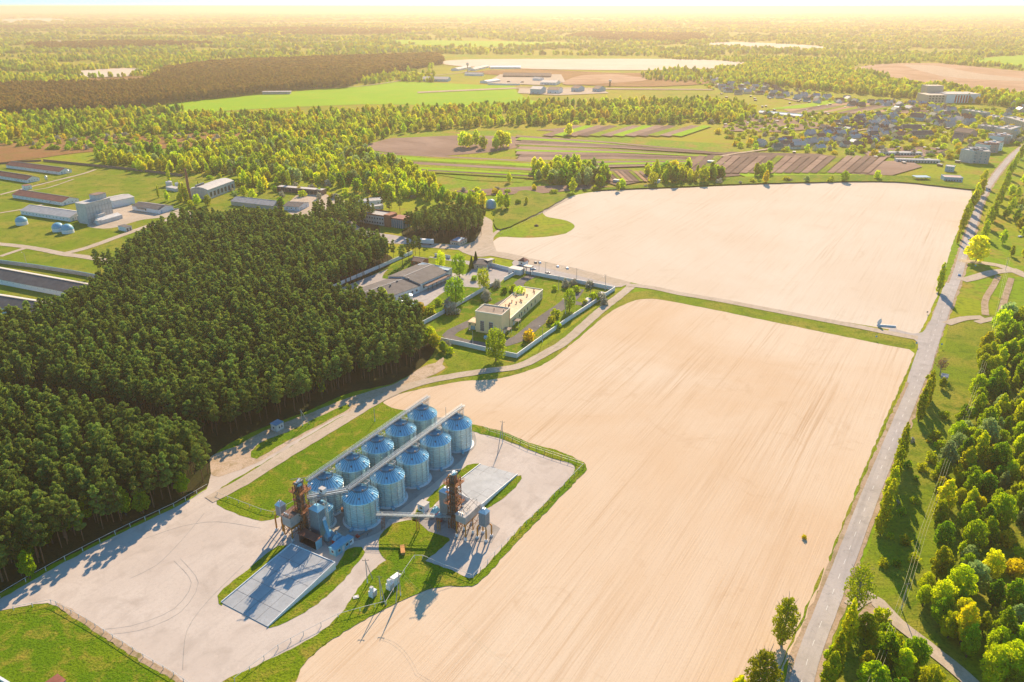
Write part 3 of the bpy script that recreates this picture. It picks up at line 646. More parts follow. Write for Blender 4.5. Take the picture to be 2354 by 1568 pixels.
# zones in photo coordinates -> scattered points
def zone(poly, spacing, cap=None, jitter=.5, noise_cut=None):
    W_ = [P(*p) for p in poly]; xs = [p.x for p in W_]; ys = [p.y for p in W_]
    pl = [(p.x, p.y) for p in W_]
    nx = int((max(xs) - min(xs)) / spacing) + 1; ny = int((max(ys) - min(ys)) / spacing) + 1
    X, Y = np.meshgrid(np.arange(nx) * spacing + min(xs), np.arange(ny) * spacing + min(ys)); X = X.ravel(); Y = Y.ravel()
    X[:] = X + ((np.round(Y / spacing).astype(int) % 2) * .5) * spacing
    X = X + rng.uniform(-jitter, jitter, X.size) * spacing; Y = Y + rng.uniform(-jitter, jitter, Y.size) * spacing
    k = inside_np(X, Y, pl); X = X[k]; Y = Y[k]
    if noise_cut is not None:
        f = fieldnoise(X, Y, noise_cut[0]); k = f > noise_cut[1]; X = X[k]; Y = Y[k]
    a = np.stack([X, Y], 1)
    z = HC * 0 - HC; zc = a[:, 1] * math.cos(PITCH) + HC * math.sin(PITCH); u = CX + FPX * a[:, 0] / zc
    v = CY - FPX * (a[:, 1] * math.sin(PITCH) - HC * math.cos(PITCH)) / zc
    k = (u > -120) & (u < 2354 + 120) & (v < 1568 + 230); a = a[k]
    if cap and len(a) > cap: a = a[rng.choice(len(a), cap, replace=False)]
    return a
_ph = rng.uniform(0, 6.28, (24, 3))
def fieldnoise(X, Y, size):
    "smooth pseudo-random field, roughly -1 .. 1"
    s = np.zeros(len(X)); tot = 0
    for o in range(3):
        for j in range(5):
            p = _ph[o * 5 + j]; k = 2 * math.pi / size * (1.9 ** o); a = p[0] * 3
            s += np.sin((X * math.cos(a) + Y * math.sin(a)) * k + p[1] + 1.7 * np.sin((X * math.sin(a) - Y * math.cos(a)) * k * .6 + p[2])) / (o + 1); tot += 1 / (o + 1)
    return s / tot * 2.2

PINE_A = [(-350,905),(-100,905),(150,925),(330,960),(450,1005),(525,1000),(600,975),(700,940),(800,897),(900,870),(955,838),(985,795),(960,752),(900,728),(800,705),(735,690),(820,650),(900,606),(875,588),(840,573),(760,545),(700,532),(560,520),(430,520),(345,562),(300,600),(262,650),(210,700),(110,745),(-30,788),(-300,830)]
PINE_B = [(-500,955),(0,935),(150,965),(300,1000),(420,1040),(482,1070),(480,1105),(400,1150),(300,1195),(150,1270),(10,1348),(-100,1400),(-600,1600)]
pines = np.concatenate([zone(PINE_A, 3.8, jitter=.7), zone(PINE_B, 3.8, jitter=.7),
    zone([(712,508),(765,488),(835,488),(862,505),(850,528),(740,535)], 5.5), zone([(925,530),(1000,512),(1112,508),(1112,542),(1050,552),(955,548)], 4.6),
    np.array([P(*p).xy for p in [(235,640),(248,642),(262,636),(228,632),(255,628),(955,585),(965,590),(950,592),(940,600),(870,575),(885,590),(905,600),(925,610),(860,590),(835,470),(880,485),(900,480),(920,492),(895,495)]])])
pines = pines[np.argsort(np.hypot(pines[:, 0], pines[:, 1]))]
lab_front = 'tall dark green pine in the dense grove beside the sandy yard'
GP = 'pines of the dark grove beside the yard'
def infr(x, y):
    u, v = PJ(x, y, 14); return -25 < u < 2380 and v < 1590
ni = 0; rest = []
for x, y in pines:
    s = random.uniform(.74, .98) + .09 * float(fieldnoise(np.array([x]), np.array([y]), 45)[0]); wd = random.uniform(.62, 1.05); s *= 1.12 if y < 230 else 1
    if ni < 300 and infr(x, y):
        tree('pine_near', x, y, s, wd, lab_front, 'pine', GP, 'pine_tree'); ni += 1
    else: rest.append((x, y, wd, s, random.randrange(4)))
for k in SPEC['pine']: ensure_src(k)
stuff_trees('pine_forest', 'dense dark pine forest covering the left of the view', rest, SPEC['pine'])
# pine woods far behind
fp = np.concatenate([zone([(-100,215),(0,208),(220,203),(330,200),(385,168),(500,152),(700,143),(1005,133),(1020,146),(900,170),(850,182),(800,202),(700,206),(600,216),(420,235),(330,246),(200,263),(0,274),(-100,280)], 7),
                     zone([(1560,100),(1300,88),(1350,78),(1600,82),(1630,90)], 16), zone([(60,105),(300,100),(500,104),(300,112),(100,118)], 18),
                     zone([(300,74),(700,66),(1000,72),(900,80),(500,82)], 24), zone([(0,62),(300,58),(320,66),(0,72)], 30), zone([(1640,55),(1770,52),(1770,58),(1650,60)], 30)])
fr = [(x, y, random.uniform(.9, 1.3) * (1 if y < 1900 else 2.4), random.uniform(.75, 1.1), random.randrange(4)) for x, y in fp]
for k in SPEC['pine_haze']: ensure_src(k)
stuff_trees('distant_pine_wood', 'dark reddish pine wood behind the bright green field', fr, SPEC['pine_haze'])

# broadleaved trees ------------------------------------------------------
RF = [(2300,748),(2262,815),(2235,890),(2215,950),(2175,1050),(2142,1140),(2128,1220),(2122,1300),(2112,1380),(2140,1440),(2190,1490),(2260,1560),(2400,1700),(2900,1700),(2800,900),(2500,745)]
rf = zone(RF, 5.6)
clear = [(2290,1240),(2340,1200),(2380,1230),(2380,1360),(2320,1400),(2280,1330)]
def cut(a, poly):
    pl = [tuple(P(*p).xy) for p in poly]; k = ~inside_np(a[:, 0], a[:, 1], pl); return a[k]
rf = cut(rf, clear)
near = []                 # x, y, kind, wscale, hscale, label, group
pal_rf = ['green'] * 6 + ['deep'] * 1 + ['lime'] * 7 + ['grey'] * 2 + ['yellow'] * 1 + ['olive'] * 2
LABC = {'green': 'fresh green', 'deep': 'deep green', 'lime': 'bright lime green', 'grey': 'pale grey-green', 'yellow': 'golden yellow', 'orange': 'orange-leaved', 'olive': 'olive green'}
for x, y in rf:
    c = random.choice(pal_rf); s = random.uniform(.6, 1.4)
    near.append((x, y, c, s * random.uniform(.8, 1.05), s, LABC[c] + ' broadleaved tree in the wood right of the main road', LABC[c] + ' trees of the wood right of the main road'))
# along the lower right corner
for p, c, w_, h_ in [((2030,1530),'green',1.15,1.1),((2070,1560),'lime',1.1,1.0),((2100,1530),'green',1.0,.95),((2000,1600),'green',1.2,1.1),((2060,1640),'deep',1.2,1.1),((2130,1600),'olive',1.0,1.0),((2165,1640),'green',1.0,1.0),((2100,1680),'yellow',1,1),((1985,1560),'olive',.8,.9),((2010,1500),'olive',.6,.6)]:
    q = P(*p); near.append((q.x, q.y, c, w_, h_, LABC[c] + ' tree beside the sandy lane near the road', LABC[c] + ' trees beside the sandy lane'))
# light understorey inside the pines
for p, c, w_, h_ in [((225,1185),'lime',1.1,1.2),((250,1180),'green',1.2,1.2),((205,1195),'lime',1,1),((290,1185),'green',1.0,1.1),((150,1225),'green',1,1.1),((110,1255),'deep',1.1,1.1),((330,1180),'green',.9,1),((180,1215),'lime',.9,.9),((60,1290),'deep',1.1,1.1),((420,1135),'green',.8,.9),((215,1145),'lime',1.0,1.0),((240,1155),'green',1.1,1.1),((265,1140),'lime',.9,1.0),((195,1170),'green',.9,.9),((280,1155),'deep',1,1),((70,1330),'green',1,1),((170,1200),'lime',.8,.8),
   ((715,900),'green',.9,.9),((735,893),'olive',.8,.9),((740,905),'yellow',.7,.7),((790,720),'lime',1,1),((760,705),'yellow',.9,.8),((745,690),'lime',.8,.8),((820,728),'yellow',.7,.8),
   ((780,560),'yellow',1.1,1.0),((800,562),'lime',1.0,.9),((820,560),'yellow',1.1,.9),((765,575),'lime',.9,.9),((835,575),'lime',1.0,1.0),((790,580),'yellow',.9,.7),((745,570),'yellow',.8,.8),((735,600),'lime',.8,.9),((350,570),'lime',.8,.8),((330,590),'green',.9,.9),
   ((990,790),'lime',1.0,.95),((1000,800),'olive',1.1,.8),((975,800),'green',1.1,1.0),((1018,808),'lime',1.0,.55),((965,725),'orange',1.0,.8),((950,740),'olive',1.1,.8)]:
    q = P(*p); near.append((q.x, q.y, c, w_, h_, LABC[c] + ' tree lit up at the edge of the dark pines', LABC[c] + ' trees at the edge of the pines'))
# woods between the farm and the village
W1 = zone([(200,355),(330,350),(420,352),(520,335),(640,330),(800,350),(880,365),(960,395),(1000,430),(1080,470),(1115,485),(1050,480),(940,455),(900,470),(860,450),(740,425),(700,415),(640,430),(560,440),(545,410),(470,400),(380,402),(330,395),(280,385),(215,380)], 9.2, noise_cut=(110, -.8))
W2 = zone([(1215,400),(1290,385),(1370,395),(1400,420),(1380,430),(1300,432),(1240,420)], 8)
W2b = zone([(1480,395),(1560,398),(1660,405),(1665,418),(1560,425),(1490,415)], 9)
W3 = zone([(820,320),(1000,300),(1180,290),(1400,285),(1700,285),(1740,262),(1700,240),(1600,235),(1480,240),(1250,240),(1000,255),(700,265),(450,270),(250,285),(100,270),(-50,280),(-50,330),(100,322),(350,310),(600,298),(560,330),(640,325)], 10.5, noise_cut=(150, -.5))
W3 = np.concatenate([W3, zone([(560,330),(640,320),(900,312),(820,345),(780,352),(640,340)], 10), zone([(-60,272),(200,262),(440,255),(300,275),(-60,290)], 10)])
W4 = zone([(-50,340),(60,330),(60,322),(-50,325)], 10)
W5 = zone([(1660,195),(1640,180),(1700,158),(1760,140),(1850,140),(1960,160),(1965,178),(2060,195),(2160,205),(2354,225),(2450,240),(2354,250),(2250,240),(2160,232),(2050,225),(1950,215),(1830,205),(1740,195)], 10)
W6 = zone([(2285,590),(2354,600),(2420,600),(2420,440),(2360,395),(2325,440),(2300,500)], 17)
def cc(x, y, pal, size):
    f = fieldnoise(np.array([x]), np.array([y]), size)[0] * .5 + .5
    return pal[int(min(.999, max(0, f + random.uniform(-.28, .28))) * len(pal))]
PALW = ['deep', 'green', 'grey', 'olive', 'lime', 'lime', 'olive', 'yellow']
PALO = ['olive', 'green', 'deep', 'lime', 'olive', 'yellow', 'lime', 'orange']
mids = []
W7 = zone([(1470,172),(1560,160),(1640,168),(1650,186),(1560,190),(1480,184)], 15)
for Z, pal, s0, tx in ((W7, PALW, 1.2, 'by the road beyond the far works'), (W1, PALW, 1.15, 'in the belt of woods behind the farm'), (W2, PALW, 1.4, 'in the clump above the far field'), (W2b, PALO, 1.3, 'in the clump above the far field'), (W3, PALO, 1.15, 'in the long belt below the bright green field'),
                       (W4, PALO, 1.2, 'in the long belt below the bright green field'), (W5, PALO, 1.3, 'in the wood beyond the village'), (W6, PALW, 1.0, 'on the grass right of the road')):
    for x, y in Z:
        c = cc(x, y, pal, 130); s = s0 * random.uniform(.65, 1.2)
        near.append((x, y, c, s * random.uniform(.85, 1.1), s, LABC[c] + ' tree ' + tx, LABC[c] + ' trees ' + tx))
def singles(lst, tx, grp):
    for (p, c, s) in lst:
        q = P(*p); near.append((q.x, q.y, c, s, s, LABC[c] + ' ' + tx, LABC[c] + ' ' + grp))
singles([((1420,440),'lime',.8),((1065,338),'lime',1.9),((1078,340),'yellow',1.7),((1095,336),'lime',1.7),((1110,342),'olive',1.5),((1150,340),'yellow',2.1),((1165,338),'yellow',1.8),((1140,345),'lime',1.6),((1308,312),'yellow',1.6),((1170,420),'lime',.9),
 ((1378,430),'green',1.2),((1316,443),'lime',1.2),((1430,432),'lime',.9),((1500,425),'yellow',1.3),((1530,420),'lime',1.2),((1585,418),'yellow',1.1),((1640,415),'green',1.2),((1750,405),'lime',1.3),((1765,400),'green',1.4),((1738,405),'olive',1.2),((1760,422),'orange',1.1),((1940,418),'green',1.1),((2015,412),'lime',.9),((1855,420),'grey',.7),
 ((1150,478),'lime',1.3),((1165,482),'green',1.2),((1110,478),'yellow',1.2),((1095,470),'lime',1.1),((1090,480),'olive',1.1),((1210,470),'olive',.6),
 ((660,300),'yellow',1.2),((647,478),'deep',.95),((385,462),'lime',.8),((415,465),'olive',.8),((453,470),'lime',.9),((440,478),'lime',.7),((610,440),'yellow',1.2),((600,445),'lime',1.1),((580,460),'lime',1.0),((478,472),'olive',.9),((560,450),'lime',.9),((540,455),'grey',.6),((160,350),'grey',1.2),((175,352),'grey',1.0),((30,352),'olive',.7),((240,380),'yellow',1.3),((265,378),'lime',1.3)], 'tree standing alone on open ground in the middle distance', 'lone trees in the middle distance')
_h = [tuple(P(*p).xy) for p in [(-200,335),(0,322),(150,315),(350,312),(540,302),(560,315),(500,330),(330,345),(200,352),(240,380),(60,372),(-200,390)]]
near = [q for q in near if not (inside((q[0], q[1]), _h) and random.random() < .88)]
near.sort(key=lambda t: math.hypot(t[0], t[1]))
ni = 0; rest = []; keys = list(LEAFY); mk = []
for c in keys: mk += SPEC['mid_' + c]
for k in mk: ensure_src(k)
for (x, y, c, w_, h_, lb, gr) in near:
    d = math.hypot(x, y)
    if ni < 300 and infr(x, y):
        tree(('near_' if d < 420 else 'mid_') + c, x, y, h_, w_, lb, 'tree', gr, 'broadleaved_tree'); ni += 1
    else: rest.append((x, y, w_, h_, keys.index(c) * 2 + random.randrange(2)))
stuff_trees('broadleaved_woods', 'belts of spring green and yellow woods across the middle distance', rest, mk)
# the far country: tree cover thinning into fields, out to the haze
far = []
def farband(d0, d1, sp, sw, sh, size, cutv):
    n = int((d1 - d0) * (d0 + d1) * .72 / (sp * sp) ); Y = np.sqrt(rng.uniform(d0**2, d1**2, n)); X = rng.uniform(-.74, .74, n) * Y
    f = fieldnoise(X, Y, size) + .35 * fieldnoise(X + 500, Y * 1.3, size * .3); k = f > cutv; return np.stack([X[k], Y[k]], 1), sw, sh
keep = []
polyF = [[tuple(P(*p).xy) for p in pl] for nm, mt, pl in FAR if min(q[1] for q in pl) > 20] + [[tuple(P(*p).xy) for p in pl] for pl in
   ([(1000,140),(1000,205),(1480,215),(1640,250),(2120,262),(2060,225),(1830,205),(1740,195),(1660,195),(1640,150),(1500,130)],
    [(-100,262),(0,246),(60,215),(350,190),(450,180),(700,155),(1010,137),(1020,150),(900,172),(420,233),(0,272)])]
for A, sw, sh in (farband(1600, 2600, 13, 1.15, 1.1, 420, -.25), farband(2600, 4200, 22, 2.0, 1.3, 700, -.25), farband(4200, 7500, 45, 4.0, 1.6, 1300, -.2), farband(7500, 16000, 110, 10, 2.2, 3000, -.2)):
    ok = np.ones(len(A), bool)
    for pl in polyF: ok &= ~inside_np(A[:, 0], A[:, 1], pl)
    A = A[ok]; f = fieldnoise(A[:, 0], A[:, 1], 350 if sw < 3 else 1200) * .5 + .5 + rng.uniform(-.25, .25, len(A))
    right = A[:, 0] / A[:, 1] > .1
    for (x, y), g in zip(A, f):
        c = (['deep', 'green', 'olive', 'lime', 'green', 'grey', 'olive', 'lime', 'yellow'] if y > 2600 else ['olive', 'green', 'deep', 'lime', 'green', 'lime', 'yellow', 'yellow', 'olive'])[int(min(.999, max(0, g)) * 9)]
        far.append((x, y, sw * random.uniform(.7, 1.3), sh * random.uniform(.6, 1.25), keys.index(c) * 2 + random.randrange(2)))
print('far trees', len(far), 'mid', len(rest))
stuff_trees('distant_woodland', 'woodland of the far plain fading into the haze', far, mk)
# ---------------------------------------------------------------- trees that stand apart
def pl_(lst, kind, cat, label, group, name, near_var=None):
    for i, (p, w_, h_) in enumerate(lst):
        q = P(*p); tree(kind, q.x, q.y, h_, w_, label, cat, group if len(lst) > 1 else None, name)
pl_([((2157,672),1.35,1.12)], 'poplar_green', 'poplar', 'single dark slender poplar between the far field and the main road', None, 'poplar_tree')
pl_([((2023,1228),1.15,1.12),((2031,1203),1.1,1.05),((2036,1180),1.2,1.15),((2044,1152),1.1,1.0),((2050,1128),1.15,1.1),((2057,1100),1.0,1.0),((2066,1072),1.1,1.05),((2070,1050),.9,.9)], 'poplar_green', 'poplar',
    'poplar in the closed row along the road edge, left of the power lines', 'poplars in the closed row beside the road', 'poplar_tree')
pl_([((2111,968),1.0,1.0),((2120,948),.95,1.0),((2128,930),1.0,.95),((2134,915),.8,.8)], 'poplar_green', 'poplar', 'poplar with a white painted trunk in the short row beside the road bend', 'poplars of the short upper row', 'poplar_tree')
pl_([((2200,560),.7,.6),((2203,548),.8,.6),((2208,532),1.3,.9),((2214,520),1.5,1.0),((2222,508),1.4,.95),((2228,492),1.5,1.0),((2236,478),1.3,.9)], 'poplar_green', 'poplar', 'poplar on the left verge at the far field corner', 'poplars on the left verge of the far road', 'poplar_tree')
pl_([((2243,462),1.7,.95),((2252,450),1.8,.95),((2240,470),1.5,.8),((2258,430),1.8,1.0)], 'poplar_yellow', 'poplar', 'golden yellow poplar on the left verge by the village end of the road', 'golden poplars at the village end', 'poplar_tree')
pl_([((2262,548),1.5,.9),((2270,525),1.7,1.05),((2280,508),1.6,1.0),((2286,490),1.5,.95),((2296,470),1.6,1.0),((2302,452),1.5,.9),((2312,432),1.6,1.0),((2316,412),1.5,.95),((2326,398),1.6,1.0),((2334,380),1.5,.9),((2344,366),1.5,1.0)], 'poplar_lime', 'poplar', 'light green poplar in the row on the right verge of the far road', 'poplars on the right verge of the far road', 'poplar_tree')
pl_([((1941,1500),1.15,1.0),((1948,1470),.9,.85)], 'poplar_yellow', 'poplar', 'orange tinged poplar right of the road near the bottom edge', 'orange tinged poplars at the lane mouth', 'poplar_tree')
pl_([((1913,1568),1.15,1.0),((1897,1610),1.15,1.0)], 'poplar_green', 'poplar', 'olive poplar at the bottom edge beside the road', 'olive poplars at the bottom edge', 'poplar_tree')
pl_([((432,470),1.2,.95),((425,462),1.1,1.0),((418,455),1.1,.9),((666,435),1.0,1.1),((390,425),1,1),((365,455),.7,.7),((1375,720),.01,.01)][:6], 'poplar_far', 'poplar', 'slim poplar near the brick chimney', 'slim poplars around the boiler house', 'poplar_tree')
q = P(1796,1485); tree('tall_airy', q.x, q.y, 1.02, 1.0, 'tall open crowned tree alone on the left verge of the road', 'tree', None, 'roadside_tree', var=0)
q = P(1745,1612); tree('tall_airy', q.x, q.y, 1.0, 1.25, 'broad yellow-green tree cut by the bottom edge beside the field', 'tree', None, 'roadside_tree', var=0)
q = P(1962,1415); tree('tall_airy', q.x, q.y, 1.05, 1.15, 'tall sparse tree with visible limbs at the mouth of the sandy lane', 'tree', None, 'roadside_tree', var=1)
q = P(2243,603); tree('mid_yellow', q.x, q.y, 1.9, 1.9, 'very large yellow tree right of the road by the far junction', 'tree', None, 'roadside_tree')
q = P(2160,863); tree('bare', q.x, q.y, 1.25, 1.2, 'bare brown tree beside the small grey shelter', 'tree', None, 'bare_tree')
for p, s, lb in [((2165,893),.55,'dark small round tree below the bare tree'),((2186,1040),.5,'small spreading tree on the rough verge'),((2182,1170),.6,'pale low tree right of the poplar row')]:
    q = P(*p); tree('near_olive', q.x, q.y, s, s, lb, 'tree', None, 'small_tree')
for p, k, w_, h_, lb in [((1905,1560),'near_lime',.9,1.2,'bright yellow-green tree in the row beside the road at the bottom edge'),((1985,1470),'near_olive',.9,.9,'rounded olive tree behind the orange tinged poplars'),((2025,1425),'bush_olive',1.6,1.6,'low olive bush on the bare ground by the lane'),((1690,1640),'near_yellow',1.1,1.2,'golden tree at the bottom edge left of the broad one')]:
    q = P(*p); tree(k, q.x, q.y, h_, w_, lb, 'tree' if 'near' in k else 'bush', None, 'roadside_tree' if 'near' in k else 'bush')
# the pumping station garden
q = P(1140,830); tree('willow', q.x, q.y, 1.08, 1.05, 'big dense willow in front of the yellow building, against the white wall', 'tree', None, 'willow_tree', var=0)
for p, s, w_, v, lb in [((1048,700),1.05,1.2,0,'broad willow between the dairy and the inner white wall'),((1112,667),.95,.95,1,'willow beside the inner wall, right of the dairy'),((1013,620),.85,.8,1,'slender willow behind the dairy, leftmost of its cluster'),((1056,637),.98,.95,0,'tall willow behind the dairy, right of its cluster'),
    ((1194,692),.62,.8,1,'drooping willow behind the yellow building'),((1309,715),.85,.7,0,'dark upright willow at the right end of the yellow building'),((885,706),.75,.45,1,'narrow poplar-like willow before the dairy wall')]:
    q = P(*p); tree('willow', q.x, q.y, s, w_, lb, 'tree', None, 'willow_tree', var=v)
for i, (p, s) in enumerate([((1084,617),1.0),((1094,612),1.2)]):
    q = P(*p); tree('spruce', q.x, q.y, s * .85, s * .85, ('smaller' if i == 0 else 'taller') + ' dark spruce left of the gate shed', 'spruce', None, 'spruce_tree')
q = P(459,447); tree('spruce', q.x, q.y, 1.2, .9, 'dark spruce beside the boiler house corner', 'spruce', None, 'spruce_tree')
BUSH = [((1030,715),'blossom',2.6),((1040,722),'blossom',2.4),((1118,690),'blossom',2.4),((1108,728),'blossom',2.2),((1118,722),'blossom',2.0),((1142,660),'blossom',1.8),((1035,812),'lime',1.4),((1365,692),'green',2.0),((1380,690),'blossom',1.8),((1388,700),'blossom',1.8),((1278,728),'olive',1.8),((1268,742),'olive',1.6),((1280,755),'green',1.6),((1216,783),'orange',2.2),((1318,655),'blossom',1.4),((1325,672),'green',1.6),((1180,668),'olive',1.5),((1160,672),'green',1.5),((1355,660),'blossom',1.6),((1300,660),'blossom',1.8),((1275,668),'green',1.2),((990,722),'lime',2.0),((975,720),'green',1.6),((1008,700),'green',1.6),((1028,800),'blossom',1.4),
        ((1190,470),'deep',1.8),((1090,645),'green',1.4),((1345,700),'olive',1.3),((2135,870),'olive',.8),((2150,1010),'olive',1.6),((2160,1030),'lime',1.3),((2140,1060),'olive',1.5),((2170,960),'green',1.3),((2120,1080),'olive',1.2),((2150,1100),'olive',1.2),((2030,1300),'olive',1.0),((2080,1250),'olive',1.2),((2100,1290),'olive',1.1),((2060,1300),'green',.9),
        ((2030,1480),'olive',1.6),((2045,1500),'green',1.6),((2000,1530),'deep',1.6),((1990,1590),'olive',1.6),((2060,1480),'olive',1.2),((2310,1250),'orange',1.8),((2330,1320),'orange',2.0),((2345,1290),'olive',1.8)]
PLC = lambda x, y: 'inside the white walls of the yellow building' if 1000 < x < 1420 and 640 < y < 830 else ('on the rough verge right of the main road' if x > 1900 else 'in the middle distance')
CN = {'blossom': 'white flowering bush', 'lime': 'lime green bush', 'green': 'green bush', 'deep': 'dark green bush', 'olive': 'olive bush', 'orange': 'rusty brown bush'}
for p, c, s in BUSH:
    q = P(*p); tree('bush_' + c, q.x, q.y, s, s, CN[c] + ' ' + PLC(*p), 'bush', CN[c] + 'es ' + PLC(*p), 'bush')
# scrub on the edges, village greenery
scr = [(x, y, s * random.uniform(.8, 1.6), s * random.uniform(.6, 1.3), i) for (poly, sp, s) in (([(0,330),(150,312),(350,300),(560,290),(600,310),(500,330),(300,345),(100,350)], 13, 2.0), ([(1130,900),(2354,420),(2354,425)], 1e9, 1),
       ([(420,400),(700,380),(900,450),(1200,430),(1350,430),(1300,445),(1150,450),(900,470),(560,450),(470,440)], 16, 1.8), ([(1330,440),(1500,424),(1900,408),(2230,430),(2235,437),(2050,418),(1750,422),(1500,431)], 17, 1.5), ([(1200,262),(1480,250),(1700,262),(1700,285),(1400,285),(1200,290)], 12, 2.2),
       ([(1640,300),(1740,262),(1960,262),(2150,240),(2354,262),(2354,330),(2230,365),(2080,375),(1980,358),(1850,352),(1700,345)], 16, 2.1), ([(1600,190),(1700,175),(1830,205),(1960,228),(2140,240),(2140,255),(1950,240),(1800,225),(1620,205)], 22, 2.2), ([(2100,1000),(2160,1000),(2110,1200),(2060,1320),(2040,1230)], 9, .8), ([(2000,1440),(2060,1460),(2120,1560),(1980,1620)], 5, 1.3))
       if sp < 1e8 for x, y in zone(poly, sp) for i in [random.choice([0, 0, 1, 2, 2, 3, 4, 4, 5])]]
bk = [SPEC['bush_' + c][0] for c in ('green', 'deep', 'olive', 'blossom', 'lime', 'orange')]
for k in bk: ensure_src(k)
stuff_trees('scrub', 'low bushes and scrub between the plots, gardens and woods', scr, bk)

# ---------------------------------------------------------------- grain store
AX = R(-32)                                     # local y runs along the rows of silos
def wl(o, x, y, z=0):                           # local -> world for checks
    c, s = math.cos(o.rotation_euler.z), math.sin(o.rotation_euler.z); return Vector((o.location.x + x*c - y*s, o.location.y + x*s + y*c, z))
AP = 13.5; RS = 5.5; EV = 9.4
F = [P(825.9,1111.8,AP), P(1049.1,949.2,AP)]; B_ = [P(745.1,1084.1,AP), P(969.4,927.9,AP)]
def silo(name, label, loc, r, eave, apex, group=None):
    t = thing(name, label, 'grain silo', loc, AX, group)
    prof = []; nz = int((eave - .4) / .82)
    for i in range(nz + 1):
        z = .4 + (eave - .4) * i / nz; prof += [(r, z), (r + .05, z + .05), (r + .05, z + .09), (r, z + .14)]
    prof = [p for p in prof if p[1] <= eave]; prof.append((r, eave))
    MB().lathe(prof, 40).build('wall', 'silo_wall', t, False)
    rf = MB().lathe([(r + .18, eave - .12), (r + .12, eave + .02), (.42, apex - .25), (.42, apex), (.3, apex + .12), (0, apex + .12)], 40).build('roof', 'silo_roof', t, False)
    rb = MB(); kk = 30
    for i in range(kk):
        a = 2 * math.pi * i / kk; c, s = math.cos(a), math.sin(a)
        rb.beam((c * (r + .1), s * (r + .1), eave + .08), (c * .45, s * .45, apex - .24), .13, .14)
    rb.build('roof_rib', 'rib_steel', rf)
    rr_ = MB()
    for i in range(nz): rr_.lathe([(r + .03, 1.12 + .82*i), (r + .075, 1.14 + .82*i), (r + .075, 1.18 + .82*i), (r + .03, 1.2 + .82*i)], 40) if 1.3 + .82*i < eave else None
    rr_.build('wall_ring', 'bright_steel', t)
    st = MB()
    for i in range(16):
        a = 2 * math.pi * i / 16 + .1; st.beam((math.cos(a) * (r + .09), math.sin(a) * (r + .09), .3), (math.cos(a) * (r + .09), math.sin(a) * (r + .09), eave), .07, .07)
    st.build('stiffener', 'grey_steel', t)
    fr = .56; zc = eave + (apex - eave) * fr + .25; rr = r * (1 - fr) + .15
    rg = MB(); nn = 26
    for z2 in (0, .35):
        for i in range(nn):
            a, b = 2*math.pi*i/nn, 2*math.pi*(i+1)/nn
            rg.beam((rr*math.cos(a), rr*math.sin(a), zc+z2), (rr*math.cos(b), rr*math.sin(b), zc+z2), .09)
    rg.build('roof_walkway', 'dark_steel', t)
    MB().lathe([(r + .75, -.05), (r + .75, .38), (r + .02, .42), (r + .02, .1)], 40).build('base_ring', 'white_paint', t)
    for a, ff in ((-.9, .25), (-2.0, .2), (.3, .22), (-.4, .62), (1.9, .2)):
        ra = r * (1 - ff); za = eave + (apex - eave) * ff
        MB().box(ra*math.cos(a)-.22, ra*math.cos(a)+.22, ra*math.sin(a)-.22, ra*math.sin(a)+.22, za-.1, za+.45).build('vent', 'white_paint' if ff < .23 else 'grey_steel', t)
    ld = MB(); a = R(205)
    for s in (-.22, .22):
        px, py = (r+.25)*math.cos(a) - s*math.sin(a), (r+.25)*math.sin(a) + s*math.cos(a); ld.beam((px, py, .2), (px, py, eave + .4), .06)
    for i in range(int(eave / .4)): ld.beam(((r+.25)*math.cos(a)+.22*math.sin(a), (r+.25)*math.sin(a)-.22*math.cos(a), .5+i*.4), ((r+.25)*math.cos(a)-.22*math.sin(a), (r+.25)*math.sin(a)+.22*math.cos(a), .5+i*.4), .05)
    ld.beam(((r+.2)*math.cos(a), (r+.2)*math.sin(a), eave+.15), (.9*math.cos(a), .9*math.sin(a), apex-.1), .35, .08)
    ld.build('ladder', 'dark_steel', t)
    dr = MB(); a = R(215); 
    c, s = math.cos(a), math.sin(a); dr.beam((c*(r+.1), s*(r+.1), eave*.42), (c*(r+.9), s*(r+.9), eave*.42), 1.3, 1.0); dr.build('access_platform', 'rust', t)
    fa = MB()
    for a in (R(-38), R(-80)):
        c, s = math.cos(a), math.sin(a); fa.beam((c*(r+.1), s*(r+.1), .55), (c*(r+1.2), s*(r+1.2), .45), .8, .6); fa.tube((c*(r+1.2), s*(r+1.2), .5), (c*(r+1.8), s*(r+1.8), .5), .45, .45, 10)
    fa.build('aeration_fan', 'cabin_blue', t)
    return t
ORD = ['nearest', 'second', 'middle', 'fourth', 'farthest']
s0 = None
for nm, row in (('front', F), ('back', B_)):
    for i in range(5):
        p = row[0].lerp(row[1], i / 4); p.z = 0
        lb = '%s silo of the %s row, steel with blue-grey cone roof' % (ORD[i], 'right-hand' if nm == 'front' else 'left-hand')
        if s0 is None: s0 = silo('grain_silo', lb, p, RS, EV, AP, 'large steel grain silos in two rows')
        else: dup(s0, p, None, lb)
q = P(746,1203); silo('grain_silo', 'small squat steel silo beside the elevator tower', (q.x, q.y, 0), 3.1, 6.2, 8.7)

